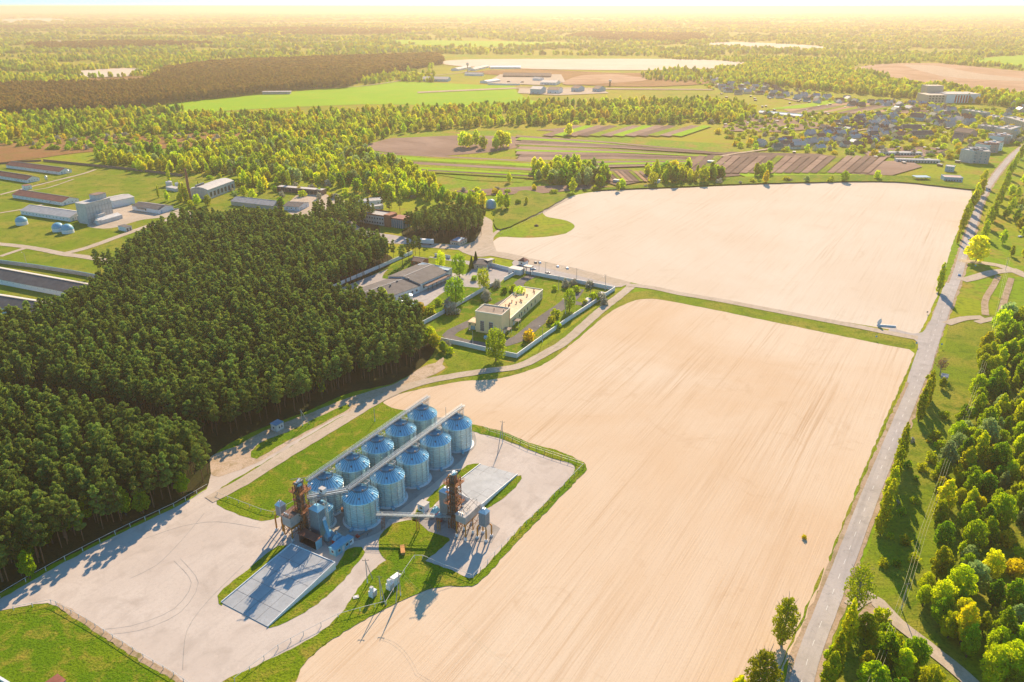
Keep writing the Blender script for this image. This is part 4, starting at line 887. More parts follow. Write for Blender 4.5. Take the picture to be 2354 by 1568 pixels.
def gallery(name, label, a, b, w_=1.5, h_=.7, legs=()):
    "covered conveyor with walkway and rails between two points in the air"
    a = Vector(a); b = Vector(b); mid = (a + b) / 2; t = thing(name, label, 'conveyor', (mid.x, mid.y, 0))
    a = a - Vector((mid.x, mid.y, 0)); b = b - Vector((mid.x, mid.y, 0)); d = (b - a).normalized(); sx = Vector((d.y, -d.x, 0)).normalized()
    for s, nm in ((-.33, 'conveyor_trunking'), (.15, 'conveyor_trunking')):
        MB().beam(a + sx*s*w_, b + sx*s*w_, w_*.2, h_*.55).build(nm, 'bright_steel' if s < 0 and name == 'x' else 'conv_steel', t)
    MB().beam(a + sx*w_*.42 + Vector((0,0,-.25)), b + sx*w_*.42 + Vector((0,0,-.25)), w_*.28, .06).build('walkway', 'grey_steel', t)
    rl = MB(); n = max(2, int((b - a).length / 1.6))
    for s in (-.6, .62):
        for z in (.45, .9): rl.beam(a + sx*s*w_ + Vector((0,0,z-.25)), b + sx*s*w_ + Vector((0,0,z-.25)), .06)
        for i in range(n + 1):
            p = a.lerp(b, i/n) + sx*s*w_; rl.beam(p + Vector((0,0,-.3)), p + Vector((0,0,.65)), .06)
    rl.build('railing', 'bright_steel', t)
    tr = MB()
    for s in (-.6, .62): tr.beam(a + sx*s*w_ + Vector((0,0,-.75)), b + sx*s*w_ + Vector((0,0,-.75)), .1)
    for i in range(n):
        p = a.lerp(b, i/n); q = a.lerp(b, (i+1)/n)
        for s in (-.6, .62): tr.beam(p + sx*s*w_ + Vector((0,0,-.75)), q + sx*s*w_ + Vector((0,0,-.3)), .06)
    tr.build('truss', 'grey_steel', t)
    for f, z1, mt in legs:
        p = a.lerp(b, f); m = MB()
        for s in (-.55, .55):
            for e in (-.4, .4): m.beam(p + sx*s*w_ + d*e + Vector((0,0,-.7)), Vector((p.x, p.y, z1)) + sx*s*w_ + d*e, .12)
        zt = p.z - .7; k = max(1, int((zt - z1) / 1.2))
        for j in range(k):
            za, zb = z1 + (zt-z1)*j/k, z1 + (zt-z1)*(j+1)/k
            for s in (-.55, .55): m.beam(Vector((p.x,p.y,za)) + sx*s*w_ - d*.4, Vector((p.x,p.y,zb)) + sx*s*w_ + d*.4, .07)
            for e in (-.4, .4): m.beam(Vector((p.x,p.y,za)) - sx*.55*w_ + d*e, Vector((p.x,p.y,zb)) + sx*.55*w_ + d*e, .07)
        m.build('trestle', mt, t)
    return t
GU = Vector((math.sin(R(32)), math.cos(R(32)), 0))
def ext(row, k0, k1, z): a, b = row; d = (b - a).normalized(); p = a - d*k0; q = b + d*k1; return Vector((p.x, p.y, z)), Vector((q.x, q.y, z))
ZG = AP + 1.0
g1, g2 = ext(B_, 7.5, 4.6, ZG); lg = [(.98, EV + .6, 'bright_steel')] + [((7.5 + 13.2*(i+.5)) / 65, EV - 2, 'bright_steel') for i in range(4)]
gallery('roof_conveyor', 'long conveyor gallery over the left-hand silo row', g1, g2, 1.1, .5, lg)
g3, g4 = ext(F, 5.2, 4.6, ZG); gallery('roof_conveyor', 'long conveyor gallery over the right-hand silo row', g3, g4, 1.1, .5, [(.98, EV + .6, 'bright_steel')] + [((5.2 + 13.2*(i+.5)) / 62.6, EV - 2, 'bright_steel') for i in range(4)])
# steel access frames between the silos
for nm, row in (('right-hand', F), ('left-hand', B_)):
    for i in range(4):
        p = row[0].lerp(row[1], (i + .5) / 4); t = thing('access_frame', 'bright lattice frame between silos %s and %s of the %s row' % (ORD[i], ORD[i+1], nm), 'steel frame', (p.x, p.y, 0), AX, 'lattice frames between the silos')
        m = MB(); x0, x1, y0, y1 = -4.6, -2.6, -1.0, 1.0
        for (x, y) in ((x0,y0),(x1,y0),(x1,y1),(x0,y1)): m.beam((x, y, 0), (x, y, EV + 1.2), .12)
        for k in range(7):
            z = .6 + k * 1.45; z2 = z + 1.45
            for (a, b) in (((x0,y0),(x1,y0)),((x1,y0),(x1,y1)),((x1,y1),(x0,y1)),((x0,y1),(x0,y0))):
                m.beam((*a, z), (*b, z), .08); m.beam((*a, z), (*b, z2 if k < 6 else z), .07)
        m.build('frame', 'bright_steel', t); s_ = MB()
        for k in range(6): z = .6 + k*1.45; s_.beam((x0+.3, y0+.3 if k % 2 else y1-.3, z), (x1-.3, y1-.3 if k % 2 else y0+.3, z+1.45), .5, .08)
        s_.build('stairs', 'grey_steel', t)

def corner(p): return P(*p)
def elevator_tower(label, base, h, group=None, w_=3.0):
    b = corner(base); t = thing('elevator_tower', label, 'elevator tower', b, AX, group)
    m = MB()
    for x in (-w_/2, w_/2):
        for y in (-w_/2, w_/2): m.beam((x, y, 0), (x, y, h - 1), .2)
    k = 0; z = 0
    cs = [(-w_/2,-w_/2),(w_/2,-w_/2),(w_/2,w_/2),(-w_/2,w_/2)]
    while z < h - 2.2:
        for i in range(4):
            a, c = cs[i], cs[(i+1) % 4]; m.beam((*a, z + 1.9), (*c, z + 1.9), .12); m.beam((*(a if k % 2 else c), z), (*(c if k % 2 else a), z + 1.9), .09)
        z += 1.9; k += 1
    m.build('frame', 'rust', t)
    for i, (x, y) in enumerate(((-.9,-.8),(-.35,-.8),(.4,-.6),(.9,-.6),(-.6,.5),(.5,.6),(-.1,.2))):
        hh = h + random.uniform(-.6, .9); l = MB(); l.box(x-.17, x+.17, y-.3, y+.3, 0, hh).build('bucket_elevator', 'rust' if i % 3 == 0 else 'grey_steel', t)
        MB().box(x-.32, x+.32, y-.5, y+.5, hh, hh+.7).tube((x, y-.9, hh+.3), (x, y-.45, hh+.3), .25).build('elevator_head', ['orange_steel','grey_steel','bright_steel','cabin_blue'][i % 4], t)
    for j, z in enumerate((h*.28, h*.50, h*.70, h*.86)):
        e = .9; pf = MB(); pf.box(-w_/2-e, w_/2+e, -w_/2-e, w_/2+e, z-.05, z+.03)
        pf2 = MB()
        for zz in (.5, 1.0):
            for a, c in (((-1,-1),(1,-1)),((1,-1),(1,1)),((1,1),(-1,1)),((-1,1),(-1,-1))):
                pf2.beam((a[0]*(w_/2+e), a[1]*(w_/2+e), z+zz), (c[0]*(w_/2+e), c[1]*(w_/2+e), z+zz), .06)
        for a in range(8): 
            x = (w_/2+e)*math.cos(a*math.pi/4)*1.2; y = (w_/2+e)*math.sin(a*math.pi/4)*1.2; x = max(-w_/2-e, min(w_/2+e, x)); y = max(-w_/2-e, min(w_/2+e, y)); pf2.beam((x, y, z), (x, y, z+1), .06)
        o = (pf if j in (1, 3) else MB().box(-w_/2-.5, w_/2+.2, -w_/2-.5, -w_/2+.5, z-.05, z+.03)).build('platform', 'rust', t)
        if j in (1, 3): pf2.build('railing', 'orange_steel' if j == 3 else 'rust', o)
    sp = MB()
    for i in range(9):
        a = random.uniform(0, 6.28); z = h * random.uniform(.45, .95); sp.tube((math.cos(a)*.6, math.sin(a)*.6, z), (math.cos(a)*2.2, math.sin(a)*2.2, z - random.uniform(1.2, 3)), .13, .13, 6)
    sp.build('chute', 'orange_steel', t)
    rr = MB(); rr.beam((-1.6, -1.6, h+1.6), (1.6, 1.6, h+1.6), .12); rr.beam((-.2, -.2, h), (-.2, -.2, h+1.9), .12); rr.beam((.9, .9, h), (.9, .9, h+1.6), .12); rr.build('hoist_beam', 'grey_steel', t)
    return t
hL = hgt((703,1229), 1113); hR = hgt((1046,1216), 1094)
print('tower heights', hL, hR)
elevator_tower('rusty elevator tower beside the small silo, left of the silo rows', (703,1226), hL)
elevator_tower('rusty elevator tower at the right end of the low conveyor', (1047,1213), hR)
def louvre_tower(name, label, base, w_, l_, z0, z1, mat, legs=False, spill=None):
    b = corner(base); t = thing(name, label, 'grain dryer' if not legs else 'grain bin', b, AX)
    m = MB(); m.box(-w_, 0, 0, l_, z0, z1); bd = m.build('body', mat, t)
    s = MB(); z = z0 + .25
    while z < z1 - .2:
        for j in range(int(w_ / .62)): x = -w_ + .12 + j * .62; s.hexa([(x,-.02,z),(x+.5,-.02,z),(x+.5,.03,z),(x,.03,z)], [(x,-.13,z+.08),(x+.5,-.13,z+.08),(x+.5,.03,z+.26),(x,.03,z+.26)])
        for j in range(int(l_ / .62)): y = .12 + j * .62; s.hexa([(.02,y,z),(.02,y+.5,z),(-.03,y+.5,z),(-.03,y,z)], [(.13,y,z+.08),(.13,y+.5,z+.08),(-.03,y+.5,z+.26),(-.03,y,z+.26)])
        z += .46
    s.build('louvre', 'grey_steel', bd)
    a = .32; r_ = MB(); r_.hexa([(-w_-.15,-.15,z1),(.15,-.15,z1),(.15,l_+.15,z1),(-w_-.15,l_+.15,z1)], [(-w_*(1-a),l_*a,z1+1.2),(-w_*a,l_*a,z1+1.2),(-w_*a,l_*(1-a),z1+1.2),(-w_*(1-a),l_*(1-a),z1+1.2)])
    r_.build('roof', 'silo_roof' if mat != 'louvre' else 'bright_steel', t); MB().tube((-w_/2, l_/2, z1+1.1), (-w_/2, l_/2, z1+1.8), .16).build('inlet', 'grey_steel', t)
    if legs:
        for x in (-w_-.35, .35):
            for y in (-.35, l_+.35):
                g = MB(); g.beam((x, y, .7), (x, y, z0-.7), .36).beam((x, y, z0-.7), (max(-w_+.1, min(-.1, x)), max(.1, min(l_-.1, y)), z0), .34); lg_ = g.build('leg', 'orange_steel', t)
                MB().box(x-.4, x+.4, y-.4, y+.4, 0, .8).build('footing', 'white_paint', lg_)
    return t
zL = hgt((738,1240), 1178.5); louvre_tower('grain_dryer', 'tall louvred grain dryer behind the rust-red canopy', (738,1240), 3.9, 3.3, .4, zL, 'louvre_blue')
zR = hgt((1034,1204), 1137.5); louvre_tower('grain_dryer', 'tall louvred grain dryer left of the right-hand elevator tower', (1034,1204), 3.8, 3.0, .4, zR, 'louvre')
z0 = hgt((652,1224), 1189); z1 = hgt((652,1224), 1166); louvre_tower('louvred_bin', 'louvred square bin on orange legs at the left end of the store', (652,1224), 2.2, 2.2, z0, z1, 'louvre', True)
z0 = hgt((1119,1244), 1214); z1 = hgt((1119,1244), 1184.5); louvre_tower('louvred_bin', 'louvred square bin on orange legs at the right end of the store', (1117,1243), 2.5, 2.3, z0, z1, 'louvre', True)
def hopper(label, base, w_, l_, z0, z1):
    b = corner(base); t = thing('hopper_house', label, 'hopper building', b, AX)
    MB().hexa([(-w_,0,z0),(0,0,z0),(0,l_,z0),(-w_,l_,z0)], [(-w_,0,z1),(0,0,z1),(0,l_,z1+.3),(-w_,l_,z1+.3)]).build('body', 'grey_panel', t)
    MB().hexa([(-w_-.2,-.2,z1+.02),(.2,-.2,z1+.02),(.2,l_+.2,z1+.32),(-w_-.2,l_+.2,z1+.32)], [(-w_-.2,-.2,z1+.17),(.2,-.2,z1+.17),(.2,l_+.2,z1+.47),(-w_-.2,l_+.2,z1+.47)]).build('roof', 'brown_roof' if l_ < 6 else 'pale_roof', t)
    MB().hexa([(-w_*.75,l_*.2,z0-1.7),(-w_*.25,l_*.2,z0-1.7),(-w_*.25,l_*.8,z0-1.7),(-w_*.75,l_*.8,z0-1.7)], [(-w_+.1,.1,z0),(-.1,.1,z0),(-.1,l_-.1,z0),(-w_+.1,l_-.1,z0)]).build('hopper', 'orange_steel', t)
    ny = 2 if l_ < 6 else 3
    for x in (-w_+.15, -.15):
        for j in range(ny):
            y = .15 + (l_-.3) * j / (ny-1); g = MB().beam((x, y, .9), (x, y, z0), .26); o = g.build('leg', 'orange_steel', t); MB().box(x-.32, x+.32, y-.32, y+.32, 0, 1.1).build('footing', 'white_paint', o)
    br = MB()
    for x in (-w_+.15, -.15):
        for j in range(ny-1): ya, yb = .15+(l_-.3)*j/(ny-1), .15+(l_-.3)*(j+1)/(ny-1); br.beam((x,ya,1.1),(x,yb,z0-.2),.1).beam((x,yb,1.1),(x,ya,z0-.2),.1).beam((x,ya,z0*.55),(x,yb,z0*.55),.12)
    br.beam((-w_+.15,.15,1.1),(-.15,.15,z0-.2),.1).beam((-.15,.15,1.1),(-w_+.15,.15,z0-.2),.1); br.build('brace', 'rust', t)
    for i in range(3): MB().tube((-w_*.8+i*.75, .6, z1), (-w_*.8+i*.75, .6, z1+.85), .22, .22, 10).build('roof_vent', 'bright_steel', t)
    rl = MB()
    for y in (l_*.35, l_*.35+.9): rl.beam((-w_*.3, y, z1+.3), (-w_*.3, y, z1+1.3), .06)
    rl.beam((-w_*.5, l_*.2, z1+1.3), (-w_*.5, l_*.9, z1+2.2), .08).beam((-w_*.2, l_*.2, z1+1.3), (-w_*.2, l_*.9, z1+2.2), .08).beam((-w_*.5, l_*.2, z1), (-w_*.5, l_*.2, z1+1.3), .07).beam((-w_*.2, l_*.9, z1), (-w_*.2, l_*.9, z1+2.2), .07)
    rl.build('roof_railing', 'dark_steel', t); return t
hopper('grey hopper house with brown roof in front of the left elevator tower', (674,1246), 3.6, 5.2, hgt((674,1246),1214), hgt((674,1246),1193))
hopper('long grey hopper house with pale roof on orange legs at the right', (1071,1243), 3.6, 8.2, hgt((1071,1243),1206.5), hgt((1071,1243),1191))
# links
p = P(703,1226); e = g3.copy()
gallery('cross_conveyor', 'short bright conveyor from the left elevator tower to the right-hand gallery', (p.x + 2.2, p.y - 1.0, ZG - .3), (e.x, e.y, e.z - .3), 2.0, .6, [(.42, 0, 'bright_steel')])
zc = hgt((954,1231), 1198); a = P(868,1216); b = P(1038,1221)
gallery('low_conveyor', 'low conveyor bridge from the nearest silo to the right elevator tower', (a.x, a.y, zc), (b.x, b.y, zc), 1.1, .5, [(.08, 0, 'rust'), (.55, 0, 'orange_steel'), (.83, 0, 'orange_steel')])
t = thing('cabin', 'small instrument cabin on the cross conveyor', 'cabin', ((p.x+e.x)/2 - .4, (p.y+e.y)/2 - .2, ZG - .1), AX); MB().box(-.9, .9, -.7, .7, 0, 1.5).build('body', 'white_paint', t); MB().box(-1, 1, -.8, .8, 1.5, 1.6).build('roof', 'pale_roof', t); MB().box(-.5, .5, -.73, -.70, .5, 1.2).build('window', 'glass', t)
# guy ropes of the right tower
b = corner((1047,1213)); q = corner((1110,1240)); q2 = corner((1085,1232)); m = MB(); m.beam((0, 0, hR*.85), (q.x-b.x, q.y-b.y, z1+1), .07); m.beam((0, 0, hR*.6), (q2.x-b.x, q2.y-b.y, z1+1), .07); m.beam((0, 0, hR*.4), (q2.x-b.x-1, q2.y-b.y+1, z1), .07)
t = thing('spout_pipes', 'thin spout pipes slanting from the right tower to the bin', 'pipe', b); m.build('pipe', 'dark_steel', t)
# sheds and machines around the dryers
def ubox(name, label, cat, base, w_, l_, h_, wall, roof, over=.15, win=(), door=None, grp=None, slope=.0, z0=0):
    b = corner(base); t = thing(name, label, cat, (b.x, b.y, z0), AX, grp)
    MB().box(-w_, 0, 0, l_, 0, h_).build('wall', wall, t)
    MB().hexa([(-w_-over,-over,h_+.003),(over,-over,h_+.003),(over,l_+over,h_+slope),(-w_-over,l_+over,h_+slope)], [(-w_-over,-over,h_+.15),(over,-over,h_+.15),(over,l_+over,h_+.15+slope),(-w_-over,l_+over,h_+.15+slope)]).build('roof', roof, t)
    for (side, c, z, ww, hh) in win:
        if side == 'r': o = MB().box(-.02, .05, c-ww/2, c+ww/2, z, z+hh).build('window', 'window_frame', t); MB().box(.05, .06, c-ww/2+.1, c+ww/2-.1, z+.1, z+hh-.1).build('pane', 'glass', o)
        else: o = MB().box(-c-ww/2, -c+ww/2, -.05, .02, z, z+hh).build('window', 'window_frame', t); MB().box(-c-ww/2+.1, -c+ww/2-.1, -.06, -.05, z+.1, z+hh-.1).build('pane', 'glass', o)
    if door: side, c = door; (MB().box(-.02, .05, c-.45, c+.45, 0, 2.0) if side == 'r' else MB().box(-c-.45, -c+.45, -.05, .02, 0, 2.0)).build('door', 'window_frame', t)
    return t
b = corner((728,1266)); t = thing('unloading_canopy', 'open fronted unloading shelter with rust-red roof at the ramp top', 'shelter', b, AX + R(0))
W2_, L2_, H2_ = 7.2, 2.6, 3.4
MB().box(-W2_, 0, L2_-.12, L2_, 0, H2_).build('back_wall', 'brown_roof', t); MB().box(-.12, 0, 0, L2_-.123, 0, H2_).build('side_wall', 'cabin_blue', t); MB().box(-W2_, -W2_+.12, 0, L2_-.123, 0, H2_).build('side_wall', 'brown_roof', t)
MB().box(-W2_-.15, .15, -.3, L2_+.15, H2_+.003, H2_+.2).build('roof', 'red_roof', t); MB().box(-W2_+.15, -.15, .1, L2_-.2, .005, .3).build('grating', 'dark_steel', t)
ubox('control_cabin', 'flat-roofed blue control cabin beside the ramp wall', 'cabin', (773,1281), 2.6, 6.0, 2.5, 'cabin_blue', 'cabin_blue', win=(('r', 1.5, 1, 1, 1), ('f', 1.3, 1, 1, 1), ('r', 4.8, 1, 1.2, 1)), door=('r', 3.2))
ubox('switch_cabin', 'small pale cabin next to the blue control cabin', 'cabin', (800,1259), 2.2, 2.6, 2.1, 'white_paint', 'cabin_blue', win=(('r', 1.2, .9, 1.4, .8),))
ubox('dryer_cabin', 'white cabin left of the right-hand dryer', 'cabin', (976,1180), 2.8, 2.6, 2.6, 'white_paint', 'pale_roof', win=(('f', 1.4, 1.1, 1.2, .9),))
def furnace(label, base, mat2='red_paint'):
    b = corner(base); t = thing('air_heater', label, 'air heater', b, AX)
    MB().box(-1.9, 0, 0, 3.0, .3, 1.6).build('body', mat2, t); MB().hexa([(-1.9,0,1.6),(0,0,1.6),(0,3,1.6),(-1.9,3,1.6)], [(-1.4,.6,3.0),(-.5,.6,3.0),(-.5,2.4,3.0),(-1.4,2.4,3.0)]).build('hood', 'cabin_blue', t)
    MB().tube((-.95, 1.5, 2.9), (-.95, 1.5, 4.0), .2).build('flue', 'bright_steel', t)
    for x in (-1.8, -.1):
        for y in (.1, 2.9): MB().box(x-.1, x+.1, y-.1, y+.1, 0, .3).build('foot', 'dark_steel', t)
furnace('red air heater with blue hood beside the white dryer cabin', (1000,1193)); furnace('second red air heater, right next to the right-hand dryer', (1014,1202)); furnace('red air heater between the left dryer and the control cabin', (774,1256)); furnace('smaller blue hooded heater right of the left dryer', (755,1248), 'cabin_blue')
b = corner((765,1240)); t = thing('duct', 'slanting blue conveyor duct right of the left dryer', 'duct', b, AX); MB().beam((-3.2, 0.2, 6.2), (.2, -1.4, 1.8), 1.0, .9).build('casing', 'cabin_blue', t); MB().beam((-3.6, .3, 6.7), (-2.9, .1, 5.9), 1.2, 1.1).build('inlet_box', 'white_paint', t); MB().beam((-1.5, -.6, 0), (-1.5, -.6, 4.0), .15).build('leg', 'rust', t)
b = corner((838,1233)); t = thing('loading_auger', 'small loading auger on the pad before the nearest silo', 'auger', b, AX); MB().beam((-1.5, -1.5, .6), (1.6, 2.0, 1.8), .5, .5).build('tube', 'grey_steel', t); MB().box(-1.9, -.9, -2.0, -1.0, 0, .9).build('intake', 'red_paint', t); MB().beam((.6, .8, 0), (.6, .8, 1.4), .12).build('leg', 'dark_steel', t)
b = corner((927,1277)); t = thing('wooden_crate', 'long yellow-brown timber box on the grass below the low conveyor', 'crate', b, R(12)); MB().box(-.55, .55, 0, 3.6, .1, 1.0).build('box', 'timber', t); MB().box(-.65, .65, -.1, 3.7, 1.003, 1.1).build('lid', 'orange_steel', t)
for y in (.4, 3.0): MB().box(-.5, .5, y, y+.2, 0, .1).build('skid', 'bark', t)
# ramps
def ramp_(label, lo1, lo2, hi1, hi2, h_, wallr=True):
    A = P(*lo1); B = P(*lo2); C = P(*hi2, h_); D = P(*hi1, h_); o = (A + B + C + D) / 4; o.z = 0
    t = thing('truck_ramp', label, 'ramp', o); A, B, C, D = [v - o for v in (A, B, C, D)]
    def dn(v): return Vector((v.x, v.y, -.1))
    A.z = B.z = .26
    n = 6; s = MB()
    s.add([dn(A), dn(B), dn(C), dn(D), A, B, C, D], [(4,5,6,7),(0,1,5,4),(1,2,6,5),(2,3,7,6),(3,0,4,7)]); s.build('slab', 'ramp_slab', t)
    j = MB()
    for k in range(1, 4): j.beam(A.lerp(B, k/4) + Vector((0,0,.012)), D.lerp(C, k/4) + Vector((0,0,.012)), .07, .02)
    for k in range(1, 5): j.beam(A.lerp(D, k/5) + Vector((0,0,.015)), B.lerp(C, k/5) + Vector((0,0,.015)), .06, .02)
    j.build('joint', 'dark_asphalt', t)
    up = Vector((0, 0, .28)); nv = (B - A).normalized()
    for p, q, sg in ((A, D, -1), (B, C, 1)):
        k = nv * .22 * sg; m = MB(); m.hexa([dn(p), dn(q), dn(q) + k, dn(p) + k], [p + up, q + up, q + up + k, p + up + k]); m.build('side_wall', 'white_paint', t)
    m = MB(); k = (C - B).normalized() * .22; k.z = 0; m.hexa([dn(D), dn(C), dn(C) + k, dn(D) + k], [D + up*.6, C + up*.6, C + up*.6 + k, D + up*.6 + k]); m.build('end_wall', 'white_paint', t)
ramp_('broad concrete truck ramp rising to the rust-red shelter', (509.5,1386.7), (615,1442), (670,1251), (769.4,1293.4), 2.4)
ramp_('pale concrete ramp behind the right-hand elevator tower', (1189,1091.5), (1105,1068.4), (1106,1160), (1034,1121), 1.6)
# transformer kiosks, poles
for base, lb, n in (((857,1377),'single white transformer kiosk with a chimney-like top',1), ((897,1360),'double white transformer kiosk beside the fence corner',2)):
    b = corner(base); t = thing('transformer_kiosk', lb, 'transformer', b, AX)
    L_ = 1.9 * n; MB().box(-1.5, 0, 0, L_, 0, 2.0).build('cabinet', 'white_paint', t); MB().box(-1.1, -.2, .1, .9, 2.0, 3.5).build('tower', 'white_paint', t)
    for i in range(3): MB().tube((-1.0 + i*.35, .5, 3.5), (-1.0 + i*.35, .5, 3.8), .06).build('insulator', 'brick', t)
    if n == 2: MB().hexa([(-1.5,1.9,2.0),(0,1.9,2.0),(0,5.0,2.0),(-1.5,5.0,2.0)], [(-1.5,1.9,3.0),(0,1.9,3.0),(0,5.0,2.6),(-1.5,5.0,2.6)]).build('cabinet', 'white_paint', t)
    for y in (.5, 1.4): MB().box(-.003, .03, y-.35, y+.35, .2, 1.8).build('door', 'pale_roof', t)
def pole(label, base, h, prop=None, arm=True, group=None, lamp=False, thick=.14):
    b = corner(base); t = thing('utility_pole' if not lamp else 'street_lamp', label, 'utility pole' if not lamp else 'street lamp', b, random.uniform(-.3, .3), group)
    MB().tube((0, 0, 0), (0, 0, h), thick, thick * .65, 8).build('post', 'pole_concrete', t)
    MB().tube((0, 0, 0), (0, 0, 1.4), thick + .02, thick + .015, 8).build('painted_foot', 'white_paint', t)
    if arm: MB().beam((-.9, 0, h-.4), (.9, 0, h-.4), .1).tube((-.8,0,h-.35),(-.8,0,h-.1),.05).tube((0,0,h),(0,0,h+.25),.05).tube((.8,0,h-.35),(.8,0,h-.1),.05).build('crossarm', 'dark_steel', t)
    if prop:
        q = corner(prop) - b; q.z = 0; MB().tube(q, (0, 0, h * .93), thick * .9, thick * .7, 8).build('prop', 'pole_concrete', t)
    if lamp: MB().tube((0, 0, h), (-1.3, 0, h + .5), .05).build('arm', 'grey_steel', t); MB().beam((-1.8, 0, h + .48), (-1.2, 0, h + .52), .28, .14).build('lamp_head', 'white_paint', t)
    return t
pole('propped pole left of the white kiosks on the grass', (845,1341), 8.5, (858,1333))
pole('propped pole standing among the white kiosks', (876,1380), 8.5, (887,1392))
pole('pole right of the kiosks with a wide crossarm', (921,1370), 9, (914,1388))
pole('propped pole on the strip between forest road and yard road', (696,980), 7.5, (712,977))
pole('thin pole on the grass left of the silos', (862,969), 6.0, None, False)
pole('propped pole behind the far end of the right yard', (1155,1019), 9.5, (1157,1047))
pole('pole behind the farthest silos', (1026,975), 7.5, None, False)
for p, l in (((1146,797),'lamp post between the willow and the white wall corner'),((1247,787),'lamp post midway along the station drive'),((1300,722),'lamp post by the dark willow in the station garden'),((1087,796),'lamp post in front of the yellow building'),((1357,687),'pole beside the flowering bushes of the garden'),((62,610),'lamp post on the meadow above the long barns'),((1391,668),'pole behind the far wall corner')):
    pole(l, p, 8, None, False, None, True)
PLS = [(1239,632),(1254,635),(1325,650),(1391,665),(1284,668)]
for i, p in enumerate(PLS): pole('thin dark pole along the back wall of the car park, number %s from the gate' % ['one','two','three','four','five'][i], p, 9, None, True, 'poles along the car park wall')
RP = [(2311,622),(2292,720),(2270,820),(2231,945),(2165,1110),(2140,1175),(2105,1290),(2072,1400),(2057,1450),(1990,1600)]
ppos = []
for i, p in enumerate(RP[:3] + [RP[7]] ): pole(['pole on the worn ground by the right junction', 'pole beside the double track lane', 'pole on the meadow left of the wood', 'dark pole beside the sandy lane near the bottom'][i], p, 8.5 if i != 3 else 9, None, True)
def wires(label, pts, z, n=3, gap=.8):
    ps = [corner(p) for p in pts]; o = ps[0]; t = thing('power_line', label, 'power line', (o.x, o.y, 0)); 
    for k in range(n):
        m = MB()
        for a, b in zip(ps, ps[1:]):
            d = (b - a).normalized(); s = Vector((d.y, -d.x, 0)) * (k - (n-1)/2) * gap; prev = None
            for j in range(9):
                f = j / 8; q = a.lerp(b, f) - o + s; q.z = z - 4 * 1.2 * f * (1 - f) + .0
                if prev: m.tube(prev, q, .03 if n == 3 else .016, .03 if n == 3 else .016, 4)
                prev = q
        m.build('wire', 'cable', t)
wires('power line running along the wood edge right of the road', [(2311,622),(2292,720),(2270,820),(2220,975),(2165,1110),(2110,1270),(2072,1400),(1985,1640)], 8.3)
wires('wires leading from the kiosks over the field corner', [(921,1370),(1000,1440),(1200,1620)], 8.8, 2)
# fences ---------------------------------------------------------------
def fence(label, pts, h=1.15, step=4.0, mat='old_white', rail=.09, rails=(1.0,)):
    ps = [corner(p) for p in pts]; o = ps[0].copy(); t = thing('fence', label, 'fence', (o.x, o.y, 0)); m = MB()
    pm = MB().box(-.075, .075, -.075, .075, 0, h); first = None; cnt = 0
    for a, b in zip(ps, ps[1:]):
        L_ = (b - a).length; k = max(1, int(L_ / step))
        for r_ in rails: m.beam(a - o + Vector((0,0,h*r_)), b - o + Vector((0,0,h*r_)), rail, rail)
        for j in range(k):
            q = a.lerp(b, j / k) - o
            if cnt >= 98: continue
            if first is None: first = pm.build('post', mat, t); c = first
            else: c = first.copy(); COL.objects.link(c); c.parent = t
            c.location = q; cnt += 1
    m.build('rail', mat, t); return t
fence('white post and rail fence between the pine grove and the sandy yard', [(0,1374),(60,1338),(150,1288),(230,1247),(300,1212),(400,1166),(478,1121)], 1.5, 4.2)
fence('white rail fence round the lawn in the lower left corner', [(32,1403),(118,1387),(130,1391),(200,1430),(260,1467),(330,1512),(400,1553),(470,1600)], 1.3, 3.2)
fence('white rail fence from the yard mouth past the kiosks to the right yard', [(540,1568),(640,1492),(698,1461),(778,1420),(828,1406),(862,1397),(888,1391),(905,1362),(930,1318),(953,1285),(972,1285),(1020,1306),(1085,1330)], 1.4, 3.4)
fence('weathered rail fence along the field side of the right yard', [(1088,1330),(1153,1260),(1250,1165),(1342,1072)], 1.4, 3.4)
fence('thin mesh fence at the back of the right yard', [(1342,1072),(1290,1055),(1215,1030),(1160,1005),(1125,995),(1112,985)], 1.8, 3.0, 'grey_steel', .07, (1.0, .5))
fence('thin rail fence at the lower tip of the grass plot left of the silos', [(500,1138),(600,1176),(628,1183),(690,1150)], 1.1, 4, 'pale_roof', .09)
fence('fence of thin posts round the pond meadow', [(1150,540),(1200,515),(1248,492),(1310,450)], 1.1, 4, 'grey_panel', .05)
# ---------------------------------------------------------------- walls of the station grounds
def wall_run(label, pts, h, mat='white_paint', th=.2, pier=0, name='boundary_wall', cap=None):
    ps = [corner(p) for p in pts]; o = ps[0].copy(); t = thing(name, label, 'wall', (o.x, o.y, 0)); m = MB(); c = MB(); pr = MB()
    for i, (a, b) in enumerate(zip(ps, ps[1:])):
        a = a - o; b = b - o; d = (b - a).normalized(); e = d * (th / 2 - .004 * 0)
        a2 = a + Vector((0, 0, h/2)); b2 = b + Vector((0, 0, h/2)); m.beam(a2 + d * (th*.5 if i else 0), b2 + d * (th*.5), th, h)
        c.beam(a + Vector((0,0,h+.04)) + d * (th*.5 if i else 0), b + Vector((0,0,h+.04)) + d * th * .5, th + .1, .08)
        if pier:
            k = max(1, int((b - a).length / pier))
            for j in range(k): q = a.lerp(b, j/k); pr.beam(q - d*.16 + Vector((0,0,h*.5+.06)), q + d*.16 + Vector((0,0,h*.5+.06)), th + .16, h + .12)
    m.build('panel', mat, t); c.build('coping', cap or mat, t)
    if pier: pr.build('pier', mat, t)
wall_run('white panel wall along the front and right of the yellow building', [(1007,785),(1060,795),(1121,809),(1160,818),(1188,823.5),(1250,778),(1310,736),(1413,668)], 2.3, pier=4)
wall_run('white wall between the garden of the yellow building and the car park', [(1413,668),(1340,654),(1280,643),(1222,632)], 2.3, pier=4)
